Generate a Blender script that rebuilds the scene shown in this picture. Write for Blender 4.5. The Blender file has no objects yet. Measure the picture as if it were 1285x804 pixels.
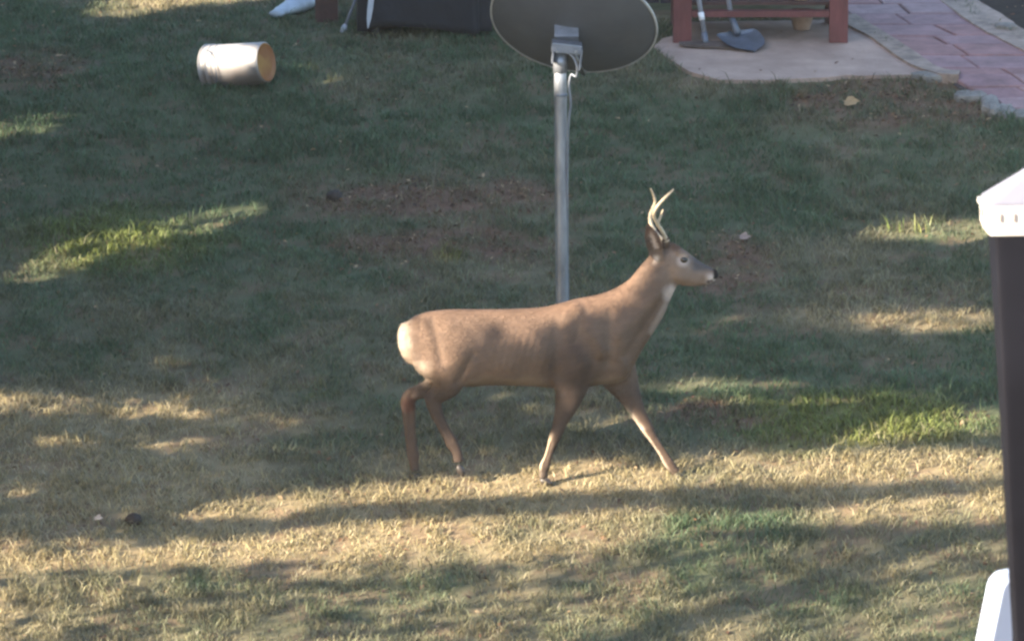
import bpy, bmesh, math, random
import numpy as np
from mathutils import Vector, Matrix

S = bpy.context.scene
COL = S.collection
R = math.radians
rng = np.random.default_rng(7)
random.seed(7)

# ------------------------------------------------------------------ camera
PITCH = R(12.0)
FPX = 8000.0                      # focal length in photo pixels (photo is 1285 x 804)
CAM = Vector((0.0, -30 * math.cos(PITCH), 0.76 + 30 * math.sin(PITCH)))
cd = bpy.data.cameras.new('camera'); cam = bpy.data.objects.new('camera', cd); COL.objects.link(cam)
cam.location = CAM
cam.rotation_euler = (math.pi / 2 - PITCH, 0, 0)
cd.sensor_width = 36; cd.lens = 36 * FPX / 1285
cd.clip_start = 0.1; cd.clip_end = 1000
cd.dof.use_dof = True; cd.dof.focus_distance = 30.0; cd.dof.aperture_fstop = 45
S.camera = cam
S.render.resolution_x = 1024; S.render.resolution_y = 640

# ------------------------------------------------------------------ light
SUN_AZ = R(32)     # light travels towards +x turned this much towards +y
SUN_EL = R(22)
SUN_D = Vector((math.cos(SUN_EL) * math.cos(SUN_AZ), math.cos(SUN_EL) * math.sin(SUN_AZ), -math.sin(SUN_EL)))
w = bpy.data.worlds.new('World'); S.world = w; w.use_nodes = True
nt = w.node_tree; nt.nodes.clear()
sky = nt.nodes.new('ShaderNodeTexSky'); sky.sky_type = 'NISHITA'; sky.sun_disc = False
sky.sun_elevation = SUN_EL
sky.sun_rotation = math.atan2(-SUN_D.x, -SUN_D.y)
sky.air_density = 1.0; sky.dust_density = 1.3; sky.ozone_density = 1.0
bg = nt.nodes.new('ShaderNodeBackground'); bg.inputs['Strength'].default_value = 0.11
wo = nt.nodes.new('ShaderNodeOutputWorld')
nt.links.new(sky.outputs[0], bg.inputs[0]); nt.links.new(bg.outputs[0], wo.inputs[0])
sd = bpy.data.lights.new('sun', 'SUN'); sun = bpy.data.objects.new('sun', sd); COL.objects.link(sun)
sd.energy = 5.0; sd.angle = R(0.4); sd.color = (1.0, 0.86, 0.68)
sun.rotation_euler = SUN_D.to_track_quat('-Z', 'Y').to_euler()
sun.location = (-20, -10, 15)
S.view_settings.view_transform = 'Standard'; S.view_settings.look = 'None'
S.view_settings.exposure = 2.25; S.view_settings.gamma = 1.0
S.render.engine = 'CYCLES'
S.cycles.max_bounces = 6; S.cycles.filter_width = 2.6
S.cycles.transparent_max_bounces = 4

# ------------------------------------------------------------------ geometry helpers
FW = Vector((0, math.cos(PITCH), -math.sin(PITCH))); UP = Vector((0, math.sin(PITCH), math.cos(PITCH)))

def ray(px, py):
    return FW + Vector((1, 0, 0)) * ((px - 642.5) / FPX) + UP * ((402 - py) / FPX)

def P(px, py, y):                  # point of the vertical plane y = const
    d = ray(px, py); t = (y - CAM.y) / d.y
    return CAM + d * t

def value_noise(seed, n=64):
    g = np.random.default_rng(seed).random((n, n))
    def f(x, y):
        x = np.asarray(x, float); y = np.asarray(y, float)
        xi = np.floor(x).astype(int); yi = np.floor(y).astype(int)
        fx = x - xi; fy = y - yi; fx = fx * fx * (3 - 2 * fx); fy = fy * fy * (3 - 2 * fy)
        a = g[xi % n, yi % n]; b = g[(xi + 1) % n, yi % n]; c = g[xi % n, (yi + 1) % n]; d = g[(xi + 1) % n, (yi + 1) % n]
        return (a * (1 - fx) + b * fx) * (1 - fy) + (c * (1 - fx) + d * fx) * fy
    return f
_n1, _n2, _n3, _n4 = [value_noise(s) for s in (11, 12, 13, 14)]

def fbm(x, y, s=1.0, o=0.0):
    return (_n1(x * s + o, y * s) * .5 + _n2(x * s * 2.1, y * s * 2.1 + o) * .27 + _n3(x * s * 4.3 + o, y * s * 4.3) * .15 + _n4(x * s * 9, y * s * 9) * .08)

def smooth(a, b, x):
    t = np.clip((np.asarray(x, float) - a) / (b - a), 0, 1); return t * t * (3 - 2 * t)

def terrain(x, y):
    x = np.asarray(x, float); y = np.asarray(y, float)
    # slope of the bank 0.176 between y = -3 and 5.5, easing out above and below
    y0 = np.clip(y, -3.5, 5.5)
    z = 0.176 * y0
    z = z + np.where(y > 5.5, 0.05 * np.minimum(y - 5.5, 40), 0)
    z = z + np.where(y < -3.5, 0.03 * np.maximum(y + 3.5, -20), 0)
    k = (1 - smooth(5.2, 5.7, y)) * smooth(-40, -3, y) * (1 - smooth(20, 40, np.abs(x)))
    near = 1 - np.exp(-((x * .9) ** 2 + y ** 2) / .5)         # keep the deer's ground plain
    z = z + k * near * (0.09 * (fbm(x, y, .55) - .5) + .03 * (fbm(x, y, 2.2, 5) - .5))
    return z

def T(x, y): return float(terrain(x, y))

def G(px, py):                     # where a line of sight meets the terrain
    d = ray(px, py); lo, hi = 20.0, 60.0
    t = lo; step = .25
    while t < 80:
        p = CAM + d * t
        if p.z < T(p.x, p.y): break
        t += step
    a, b = t - step, t
    for _ in range(18):
        m = (a + b) / 2; p = CAM + d * m
        if p.z < T(p.x, p.y): b = m
        else: a = m
    return CAM + d * a

def in_poly(poly, x, y):
    x = np.asarray(x, float); y = np.asarray(y, float)
    r = np.zeros(x.shape, bool); n = len(poly)
    for i in range(n):
        x1, y1 = poly[i]; x2, y2 = poly[(i + 1) % n]
        c = ((y1 > y) != (y2 > y)) & (x < (x2 - x1) * (y - y1) / ((y2 - y1) + 1e-12) + x1)
        r ^= c
    return r

def gpoly(pts): return [(g.x, g.y) for g in (G(*p) for p in pts)]

# ------------------------------------------------------------------ object helpers
def link(o, parent=None, label=None, cat=None, group=None, kind=None):
    COL.objects.link(o)
    if parent is not None: o.parent = parent
    if label: o['label'] = label
    if cat: o['category'] = cat
    if group: o['group'] = group
    if kind: o['kind'] = kind
    return o

def mesh_obj(name, verts, faces, mat, parent=None, smooth_=False, **kw):
    me = bpy.data.meshes.new(name); me.from_pydata([tuple(v) for v in verts], [], [tuple(f) for f in faces]); me.update()
    if mat: me.materials.append(mat)
    if smooth_: me.polygons.foreach_set('use_smooth', [True] * len(me.polygons))
    return link(bpy.data.objects.new(name, me), parent, **kw)

def bm_obj(name, bm, mat, parent=None, smooth_=False, **kw):
    me = bpy.data.meshes.new(name); bmesh.ops.recalc_face_normals(bm, faces=bm.faces); bm.to_mesh(me); bm.free()
    if mat: me.materials.append(mat)
    if smooth_: me.polygons.foreach_set('use_smooth', [True] * len(me.polygons))
    return link(bpy.data.objects.new(name, me), parent, **kw)

def empty(name, loc=(0, 0, 0), **kw):
    o = bpy.data.objects.new(name, None); o.location = loc; o.empty_display_size = .1
    return link(o, **kw)

def tris_obj(name, V, nper, faces_local, mat, parent=None, colors=None, smooth_=False, **kw):
    """V: (N, nper, 3) array of small copies, joined fast into one mesh."""
    N = V.shape[0]; F = np.array(faces_local, np.int32)
    base = (np.arange(N, dtype=np.int32) * nper)[:, None, None]
    faces = (F[None] + base).reshape(-1, F.shape[1]); nf, k = faces.shape
    me = bpy.data.meshes.new(name)
    me.vertices.add(N * nper); me.vertices.foreach_set('co', V.reshape(-1).astype(np.float32))
    me.loops.add(nf * k); me.loops.foreach_set('vertex_index', faces.reshape(-1))
    me.polygons.add(nf)
    me.polygons.foreach_set('loop_start', np.arange(nf, dtype=np.int32) * k)
    if smooth_: me.polygons.foreach_set('use_smooth', np.ones(nf, bool))
    me.update(calc_edges=True)
    if colors is not None:
        a = me.attributes.new('tint', 'FLOAT_COLOR', 'POINT')
        c = np.ones((N * nper, 4), np.float32); c[:, :3] = colors.reshape(-1, 3); a.data.foreach_set('color', c.reshape(-1))
    if mat: me.materials.append(mat)
    return link(bpy.data.objects.new(name, me), parent, **kw)

def box(bm, c, s, rot=None, bev=0.0):
    """axis box centre c size s, optional Matrix rot (3x3)"""
    r = bmesh.ops.create_cube(bm, size=1.0)
    vs = r['verts']
    bmesh.ops.scale(bm, vec=s, verts=vs)
    if bev > 0:
        es = list({e for v in vs for e in v.link_edges})
        rb = bmesh.ops.bevel(bm, geom=es, offset=bev, segments=2, affect='EDGES', profile=.7)
        vs = list({v for f in rb['faces'] for v in f.verts} | {v for v in vs if v.is_valid})
        # collect whole island
        seen = set(vs); st = list(vs)
        while st:
            v = st.pop()
            for e in v.link_edges:
                o = e.other_vert(v)
                if o not in seen: seen.add(o); st.append(o)
        vs = list(seen)
    if rot is not None: bmesh.ops.rotate(bm, cent=(0, 0, 0), matrix=rot, verts=vs)
    bmesh.ops.translate(bm, vec=c, verts=vs)
    return vs

def loft(bm, rings, closed_ends=True):
    vr = [[bm.verts.new(p) for p in r] for r in rings]
    n = len(rings[0])
    for a, b in zip(vr[:-1], vr[1:]):
        for i in range(n):
            bm.faces.new((a[i], a[(i + 1) % n], b[(i + 1) % n], b[i]))
    if closed_ends:
        for r, fl in ((vr[0], True), (vr[-1], False)):
            c = bm.verts.new(sum((v.co for v in r), Vector()) / n)
            for i in range(n):
                q = (r[(i + 1) % n], r[i], c) if fl else (r[i], r[(i + 1) % n], c)
                bm.faces.new(q)
    return vr

def tube(bm, pts, radii, n=10, flat=None):
    """round tube through pts"""
    pts = [Vector(p) for p in pts]; rings = []
    ref = Vector((0, 1, 0))
    for i, p in enumerate(pts):
        d = (pts[min(i + 1, len(pts) - 1)] - pts[max(i - 1, 0)]).normalized()
        rf = ref if abs(d.dot(ref)) < .95 else Vector((1, 0, 0))
        a = d.cross(rf).normalized(); b = a.cross(d).normalized()
        r = radii[i] if hasattr(radii, '__len__') else radii
        fb = flat[i] if flat is not None else 1
        rings.append([p + a * (math.cos(t) * r) + b * (math.sin(t) * r * fb) for t in (2 * math.pi * k / n for k in range(n))])
    return loft(bm, rings)

def spline(pts, m=6):
    """Catmull-Rom through rows of numbers"""
    A = np.array(pts, float); out = []
    for i in range(len(A) - 1):
        p0 = A[max(i - 1, 0)]; p1 = A[i]; p2 = A[i + 1]; p3 = A[min(i + 2, len(A) - 1)]
        for k in range(m):
            t = k / m
            out.append(.5 * ((2 * p1) + (-p0 + p2) * t + (2 * p0 - 5 * p1 + 4 * p2 - p3) * t * t + (-p0 + 3 * p1 - 3 * p2 + p3) * t ** 3))
    out.append(A[-1]); return np.array(out)

# ------------------------------------------------------------------ materials
def mat(name, col, rough=.7, var=.25, scale=8.0, metal=0.0, bump=.0, bscale=60.0, col2=None, spec=.5, stretch=None, coat=0):
    m = bpy.data.materials.new(name); m.use_nodes = True; t = m.node_tree; N = t.nodes; L = t.links
    b = N['Principled BSDF']
    b.inputs['Roughness'].default_value = rough; b.inputs['Metallic'].default_value = metal
    b.inputs['Specular IOR Level'].default_value = spec
    b.inputs['Coat Weight'].default_value = coat
    tc = N.new('ShaderNodeTexCoord'); mp = N.new('ShaderNodeMapping'); L.new(tc.outputs['Object'], mp.inputs[0])
    if stretch: mp.inputs['Scale'].default_value = stretch
    n = N.new('ShaderNodeTexNoise'); n.inputs['Scale'].default_value = scale; n.inputs['Detail'].default_value = 8; n.inputs['Roughness'].default_value = .65
    L.new(mp.outputs[0], n.inputs['Vector'])
    r = N.new('ShaderNodeValToRGB'); r.color_ramp.elements[0].position = .3; r.color_ramp.elements[1].position = .7
    c2 = col2 if col2 else tuple(min(1, c * (1 + var)) for c in col)
    c1 = tuple(c * (1 - var) for c in col) if not col2 else col
    r.color_ramp.elements[0].color = (*c1, 1); r.color_ramp.elements[1].color = (*c2, 1)
    L.new(n.outputs['Fac'], r.inputs[0]); L.new(r.outputs[0], b.inputs['Base Color'])
    if bump > 0:
        n2 = N.new('ShaderNodeTexNoise'); n2.inputs['Scale'].default_value = bscale; n2.inputs['Detail'].default_value = 6
        L.new(mp.outputs[0], n2.inputs['Vector'])
        bp = N.new('ShaderNodeBump'); bp.inputs['Strength'].default_value = bump; bp.inputs['Distance'].default_value = .01
        L.new(n2.outputs['Fac'], bp.inputs['Height']); L.new(bp.outputs[0], b.inputs['Normal'])
    return m

def tint_mat(name, rough=.6, transl=.0, spec=.3, sheen=0, bump=0):
    """colour read from the mesh's own tint attribute"""
    m = bpy.data.materials.new(name); m.use_nodes = True; t = m.node_tree; N = t.nodes; L = t.links
    b = N['Principled BSDF']; b.inputs['Roughness'].default_value = rough; b.inputs['Specular IOR Level'].default_value = spec
    b.inputs['Sheen Weight'].default_value = sheen
    a = N.new('ShaderNodeAttribute'); a.attribute_name = 'tint'
    L.new(a.outputs['Color'], b.inputs['Base Color'])
    if bump:
        tc = N.new('ShaderNodeTexCoord'); n2 = N.new('ShaderNodeTexNoise'); n2.inputs['Scale'].default_value = 150; L.new(tc.outputs['Object'], n2.inputs['Vector'])
        bp = N.new('ShaderNodeBump'); bp.inputs['Strength'].default_value = bump; bp.inputs['Distance'].default_value = .003
        L.new(n2.outputs['Fac'], bp.inputs['Height']); L.new(bp.outputs[0], b.inputs['Normal'])
    if transl > 0:
        tr = N.new('ShaderNodeBsdfTranslucent'); mx = N.new('ShaderNodeMixShader'); mx.inputs[0].default_value = transl
        L.new(a.outputs['Color'], tr.inputs[0]); L.new(b.outputs[0], mx.inputs[1]); L.new(tr.outputs[0], mx.inputs[2])
        L.new(mx.outputs[0], N['Material Output'].inputs[0])
    return m

M_blade = tint_mat('grass_blade', .55, .35, .35)
M_litter = tint_mat('dead_leaf', .8, .15, .2)
M_ground = tint_mat('soil_and_thatch', .95, 0, .1, bump=.6)
M_coat = tint_mat('deer_coat', .8, 0, .15, bump=.25)
M_fur = tint_mat('deer_fur', .5, .22, .4)
M_leaf = tint_mat('tree_leaf', .6, .3, .3)
M_antler = mat('antler_bone', (.44, .35, .24), .5, .3, 30, bump=.4, bscale=90)
M_hoof = mat('hoof_horn', (.035, .028, .024), .45, .3, 40)
M_eye = mat('eye_gloss', (.012, .008, .006), .05, .1, 5, spec=.8)
M_galv = mat('galvanised_steel', (.27, .29, .33), .42, .4, 14, metal=.55, bump=.15, bscale=50, stretch=(1, 1, .25))
M_dish = mat('grey_dish_paint', (.095, .102, .118), .55, .12, 6, bump=.05)
M_dishrim = mat('lit_dish_edge', (.40, .40, .40), .5, .2, 20)  # rim paler than the dish, its sunlit edge painted in
M_bracket = mat('bracket_steel', (.19, .21, .25), .5, .2, 20, metal=.4)
M_black = mat('black_plastic', (.012, .012, .014), .45, .3, 10)
M_cover = mat('black_cover_cloth', (.010, .011, .016), .85, .35, 8, bump=.4, bscale=30)
M_strap = mat('pale_strap', (.42, .45, .5), .6, .2, 20)
M_bark = mat('bark', (.10, .075, .055), .9, .4, 12, bump=1, bscale=30, stretch=(1, 1, .3))
M_red = mat('red_stained_wood', (.135, .042, .040), .7, .3, 14, bump=.4, bscale=50, stretch=(1, 1, .3))
M_brown = mat('brown_stained_wood', (.07, .035, .03), .8, .3, 14, bump=.4, bscale=50)
M_wall = mat('dark_stained_board', (.035, .026, .034), .8, .5, 10, bump=.6, bscale=40, stretch=(1, 1, .3))
M_conc = mat('weathered_concrete', (.29, .20, .16), .9, .5, 3.5, col2=(.47, .34, .27), bump=.5, bscale=60)
M_edge = mat('pale_concrete_edging', (.27, .205, .165), .9, .45, 9, bump=.8, bscale=40)
M_stone = mat('flagstone', (.19, .175, .155), .9, .45, 14, bump=.8, bscale=40)
M_mortar = mat('paver_bed', (.06, .045, .05), .95, .3, 20)
M_pav = [mat('paver_%s' % n, c, .85, .3, 7, bump=.5, bscale=50) for n, c in (('plum', (.25, .15, .155)), ('brick', (.26, .14, .135)), ('mauve', (.28, .185, .185)))]
M_wood_h = mat('grey_ash_handle', (.22, .23, .26), .6, .25, 12, stretch=(1, 1, .2))
M_steel = mat('worn_steel', (.14, .16, .20), .5, .3, 14, metal=.35)
M_rust = mat('rusty_steel', (.10, .075, .065), .8, .4, 20, metal=.2)
M_whitepl = mat('white_plastic', (.78, .79, .82), .35, .04, 3)
M_chair = mat('chair_plastic', (.40, .46, .60), .4, .05, 3)
M_cap = mat('white_cap_paint', (.50, .48, .46), .6, .06, 5)
M_roof = mat('shaded_cap_paint', (.15, .155, .20), .8, .14, 9)  # roof of the white cap, darkened in colour to look less lit
M_capslot = mat('cap_slot_shade', (.13, .11, .11), .7, .1, 5)
M_post = mat('charcoal_painted_metal', (.0050, .0052, .0080), .8, .3, 6, spec=.08)
M_deck = mat('deck_board', (.20, .15, .11), .8, .3, 6, bump=.4, stretch=(1, .1, 1))
M_clay = mat('pale_clay', (.30, .21, .16), .85, .25, 12)
M_pale = mat('dirty_white_plastic', (.40, .46, .52), .55, .25, 10)

# ------------------------------------------------------------------ terrain colour zones (real colour of turf, leaf litter, dead grass)
def gz(px0, py0, px1, py1):         # centre and radii of an oval of turf
    a = G((px0 + px1) / 2, py0); b = G((px0 + px1) / 2, py1); l = G(px0, (py0 + py1) / 2); r = G(px1, (py0 + py1) / 2)
    return ((l.x + r.x) / 2, (a.y + b.y) / 2, abs(r.x - l.x) / 2, abs(a.y - b.y) / 2)

def oval(z, x, y, soft=.5):
    d = np.sqrt(((x - z[0]) / z[2]) ** 2 + ((y - z[1]) / z[3]) ** 2)
    return 1 - smooth(1 - soft, 1 + soft, d + (fbm(x, y, 1.6, 3) - .5) * .7)

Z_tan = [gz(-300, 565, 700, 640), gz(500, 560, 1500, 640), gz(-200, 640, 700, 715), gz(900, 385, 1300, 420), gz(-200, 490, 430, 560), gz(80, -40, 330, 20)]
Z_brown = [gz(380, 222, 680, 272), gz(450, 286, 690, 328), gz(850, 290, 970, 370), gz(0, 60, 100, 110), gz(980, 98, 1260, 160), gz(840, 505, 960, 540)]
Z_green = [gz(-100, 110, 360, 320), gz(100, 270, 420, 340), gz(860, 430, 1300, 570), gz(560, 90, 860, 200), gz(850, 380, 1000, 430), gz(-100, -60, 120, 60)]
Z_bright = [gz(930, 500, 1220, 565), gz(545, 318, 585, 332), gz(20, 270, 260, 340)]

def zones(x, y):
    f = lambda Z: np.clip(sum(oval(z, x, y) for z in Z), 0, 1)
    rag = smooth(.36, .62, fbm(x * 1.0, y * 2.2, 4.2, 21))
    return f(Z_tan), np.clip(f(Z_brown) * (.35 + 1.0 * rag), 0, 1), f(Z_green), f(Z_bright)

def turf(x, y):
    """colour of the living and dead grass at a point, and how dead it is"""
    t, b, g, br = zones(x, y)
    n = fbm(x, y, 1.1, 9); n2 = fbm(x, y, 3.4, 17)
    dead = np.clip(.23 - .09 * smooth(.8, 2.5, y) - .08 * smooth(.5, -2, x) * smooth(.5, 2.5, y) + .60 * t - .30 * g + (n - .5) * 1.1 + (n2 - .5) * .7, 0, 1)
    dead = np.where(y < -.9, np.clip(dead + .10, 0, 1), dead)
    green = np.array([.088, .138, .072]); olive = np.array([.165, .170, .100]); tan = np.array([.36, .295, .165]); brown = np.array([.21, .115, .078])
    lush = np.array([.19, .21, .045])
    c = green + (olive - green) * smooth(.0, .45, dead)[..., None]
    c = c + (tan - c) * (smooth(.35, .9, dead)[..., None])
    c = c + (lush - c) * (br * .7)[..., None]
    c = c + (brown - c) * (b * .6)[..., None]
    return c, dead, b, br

# ------------------------------------------------------------------ ground
patio_px = [(822, 60), (832, 50), (850, 46), (862, 30), (1062, 26), (1085, 40), (1120, 60), (1160, 82), (1200, 99), (1150, 96), (1060, 97), (980, 102), (900, 103), (868, 92), (838, 74)]
PATIO = gpoly([(a, b + 3) for a, b in patio_px])
path_px = [(1066, 28), (1092, 42), (1130, 66), (1165, 90), (1203, 112), (1240, 126), (1262, 143), (1330, 165), (1420, 165), (1330, 85), (1285, 55), (1225, 30), (1165, -10), (1040, -10)]
PATH = gpoly(path_px)
border_px = [(1165, -10), (1225, 30), (1285, 57), (1340, 85), (1420, 120), (1420, 95), (1300, 62), (1262, 40), (1240, 30), (1205, -10)]
MULCH = gpoly([(1205, -10), (1240, 26), (1300, 60), (1420, 90), (1420, -10)])

def axis(lo, hi, fine_lo, fine_hi, step):
    a = list(np.arange(fine_lo, fine_hi + 1e-6, step)); s = step
    x = fine_lo
    left = []
    while x > lo: s *= 1.35; x -= s; left.append(x)
    x = fine_hi; s = step; right = []
    while x < hi: s *= 1.35; x += s; right.append(x)
    return np.array(left[::-1] + a + right)
xs = axis(-160, 160, -4.2, 4.2, .045); ys = axis(-90, 220, -5, 9, .045)
X, Y = np.meshgrid(xs, ys); Z = terrain(X, Y)
Z = Z + .012 * (fbm(X, Y, 7, 1) - .5) * (np.abs(X) < 6)
nx, ny = len(xs), len(ys)
V = np.stack([X, Y, Z], -1).reshape(-1, 3)
idx = np.arange(nx * ny).reshape(ny, nx)
F = np.stack([idx[:-1, :-1], idx[:-1, 1:], idx[1:, 1:], idx[1:, :-1]], -1).reshape(-1, 4)
me = bpy.data.meshes.new('lawn_ground')
me.vertices.add(len(V)); me.vertices.foreach_set('co', V.reshape(-1).astype(np.float32))
me.loops.add(F.size); me.loops.foreach_set('vertex_index', F.reshape(-1).astype(np.int32))
me.polygons.add(len(F)); me.polygons.foreach_set('loop_start', np.arange(len(F), dtype=np.int32) * 4)
me.polygons.foreach_set('use_smooth', np.ones(len(F), bool)); me.update(calc_edges=True)
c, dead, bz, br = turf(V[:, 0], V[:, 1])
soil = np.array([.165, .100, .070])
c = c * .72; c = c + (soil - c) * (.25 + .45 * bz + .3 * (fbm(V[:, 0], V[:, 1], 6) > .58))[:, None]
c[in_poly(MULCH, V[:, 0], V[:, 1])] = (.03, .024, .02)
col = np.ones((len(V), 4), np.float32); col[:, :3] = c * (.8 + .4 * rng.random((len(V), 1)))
a = me.attributes.new('tint', 'FLOAT_COLOR', 'POINT'); a.data.foreach_set('color', col.reshape(-1))
me.materials.append(M_ground)
link(bpy.data.objects.new('lawn_ground', me), kind='structure')

# ------------------------------------------------------------------ grass blades
def make_blades(N, x0, x1, y0, y1, hscale=1.0, seed=1, name='grass'):
    r = np.random.default_rng(seed)
    x = r.uniform(x0, x1, N); y = r.uniform(y0, y1, N)
    cl0 = fbm(x, y, 9, 2); keep = r.random(N) < np.clip((cl0 - .25) * 2.4, .15, 1)
    keep &= ~in_poly(PATIO, x, y) & ~in_poly(PATH, x, y) & ~in_poly(MULCH, x, y)
    keep &= ~((y > 7.0) & (x > -.35) & (x < 2.2))
    x, y = x[keep], y[keep]
    t, b, g, br = zones(x, y)
    keep = r.random(len(x)) > b * .62
    x, y = x[keep], y[keep]; N = len(x)
    c, dead, b, br = turf(x, y); z = terrain(x, y)
    hn = fbm(x, y, 2.5, 31); cl = fbm(x, y, 9, 2)
    h = (.022 + .030 * r.random(N) + .10 * np.clip(hn - .48, 0, 1) + .05 * np.clip(cl - .5, 0, 1) + .012 * br) * hscale
    tall = r.random(N) < .012; h = np.where(tall, h * 1.9, h)
    az = r.uniform(0, 2 * np.pi, N) + (fbm(x, y, 1.3, 40) - .5) * 5
    lean = np.clip(.35 + .45 * r.random(N) + .25 * dead, 0, 1.15)
    dx, dy = np.cos(az), np.sin(az); fa = r.uniform(0, np.pi, N)
    wx, wy = np.cos(fa), np.sin(fa); wd = (.0016 + .0018 * r.random(N)) * (1 + .5 * br)
    p0 = np.stack([x, y, z - .004], -1); W = np.stack([wx, wy, np.zeros(N)], -1) * wd[:, None]
    D = np.stack([dx, dy, np.zeros(N)], -1); Uz = np.array([0, 0, 1.0])
    m = p0 + D * (h * np.sin(lean) * .45)[:, None] + Uz * (h * .62 * np.cos(lean * .6))[:, None]
    tip = p0 + D * (h * np.sin(np.minimum(lean * 1.3, 1.5)))[:, None] + Uz * (h * np.cos(np.minimum(lean * 1.05, 1.45)))[:, None]
    Vv = np.stack([p0 - W, p0 + W, m + W * .8, m - W * .8, tip], 1)
    # each blade is alive or dead with its own colour
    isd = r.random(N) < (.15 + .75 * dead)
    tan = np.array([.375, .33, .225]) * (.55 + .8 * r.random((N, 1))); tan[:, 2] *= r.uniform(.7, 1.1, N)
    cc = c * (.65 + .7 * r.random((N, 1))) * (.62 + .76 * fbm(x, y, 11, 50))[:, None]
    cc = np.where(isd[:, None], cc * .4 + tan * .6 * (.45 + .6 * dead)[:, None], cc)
    C = np.repeat(cc[:, None, :], 5, 1); C[:, 4] *= 1.15; C[:, :2] *= .9
    return tris_obj(name, Vv, 5, [(0, 1, 2), (0, 2, 3), (3, 2, 4)], M_blade, colors=np.clip(C, 0, 1), kind='stuff',
                    label='short mixed green and straw coloured lawn grass on the sloping yard', cat='grass')
def merge_blades():
    make_blades(520000, -2.95, 2.95, -3.2, 8.8, 1.0, 3, 'grass')
    make_blades(70000, -4.2, -2.95, -4.2, 9.2, 1.25, 4, 'grass')
    make_blades(70000, 2.95, 4.2, -4.2, 9.2, 1.25, 5, 'grass')
merge_blades()

# ------------------------------------------------------------------ fallen leaf litter
def leaf_litter(N, seed):
    r = np.random.default_rng(seed)
    x = r.uniform(-3.2, 3.2, N); y = r.uniform(-3.4, 8.2, N)
    t, b, g, br = zones(x, y)
    keep = r.random(N) < (.05 + .95 * b) * (1 - .6 * br)
    keep &= ~in_poly(PATH, x, y) & (~in_poly(PATIO, x, y) | (r.random(N) < .15)) & ~((y > 7) & (x > -.35) & (x < 2.2))
    x, y = x[keep], y[keep]; N = len(x); b = b[keep]
    z = terrain(x, y) + r.uniform(.002, .022, N)
    L = r.uniform(.006, .019, N); a = r.uniform(0, 2 * np.pi, N)
    d = np.stack([np.cos(a), np.sin(a), r.uniform(-.5, .5, N)], -1); s = np.stack([-np.sin(a), np.cos(a), r.uniform(-.6, .6, N)], -1)
    p = np.stack([x, y, z], -1); Lx = L[:, None]
    curl = r.uniform(0, .5, N)[:, None] * Lx * np.array([0, 0, 1.0])
    V = np.stack([p - d * Lx, p - s * Lx * .5 - d * Lx * .2 + curl, p + d * Lx * 1.1 + curl * .4, p + s * Lx * .5 - d * Lx * .2 + curl], 1)
    pal = np.array([[.16, .085, .05], [.22, .13, .075], [.10, .055, .04], [.38, .27, .16], [.42, .36, .28], [.07, .045, .035]])
    k = r.choice(6, N, p=[.30, .24, .17, .17, .0, .12]); C = np.repeat((pal[k] * r.uniform(.7, 1.2, (N, 1)))[:, None], 4, 1)
    return tris_obj('leaf_litter', V, 4, [(0, 1, 2), (0, 2, 3)], M_litter, colors=C, kind='stuff', label='brown fallen leaf litter scattered over the bank', cat='fallen leaves')
leaf_litter(90000, 5)

# ------------------------------------------------------------------ single leaves and clods seen in the grass
def single_leaf(px, py, size, rgb, label, seed):
    g = G(px, py); r = np.random.default_rng(seed)
    bm = bmesh.new(); n = 12; ctr = bm.verts.new((0, 0, .004)); ring = []
    for k in range(n):
        t = 2 * math.pi * k / n
        rad = size * (.75 + .2 * math.cos(5 * t) + .2 * math.cos(t) + r.uniform(-.1, .1))
        ring.append(bm.verts.new((rad * math.cos(t), .7 * rad * math.sin(t), .35 * rad * abs(math.sin(t * 1.5)))))
    for k in range(n): bm.faces.new((ctr, ring[k], ring[(k + 1) % n]))
    o = bm_obj('dry_leaf', bm, mat('dry_leaf_%d' % seed, rgb, .7, .2, 40), label=label, cat='leaf', smooth_=True)
    o.location = (g.x, g.y, g.z + .035); o.rotation_euler = (R(38), R(r.uniform(-12, 12)), r.uniform(-.5, .5))
single_leaf(1065, 137, .058, (.30, .20, .10), 'tan dry leaf lying on dark grass in front of the concrete slab', 1)
single_leaf(932, 306, .042, (.26, .19, .16), 'pale curled dry leaf on bare brown ground above the deer nose', 2)
single_leaf(122, 659, .028, (.48, .36, .27), 'small beige leaf beside the dark clod at lower left', 3)

def clod(px, py, s, label, seed):
    g = G(px, py); bm = bmesh.new(); bmesh.ops.create_icosphere(bm, subdivisions=3, radius=s)
    for v in bm.verts:
        n = fbm(v.co.x * 40 + seed * 3, v.co.y * 40 + v.co.z * 31, 1.0); v.co *= .7 + .6 * float(n); v.co.z *= .75
    o = bm_obj('earth_clod', bm, mat('dark_earth_%d' % seed, (.035, .026, .022), .95, .4, 30, bump=1), label=label, cat='clod', smooth_=True)
    o.location = (g.x, g.y, g.z + s * .45)
clod(168, 657, .042, 'dark rounded clod of earth in the straw grass at lower left', 1)
clod(419, 251, .045, 'dark clod of earth on the brown leaf litter behind the deer back', 2)

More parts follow.
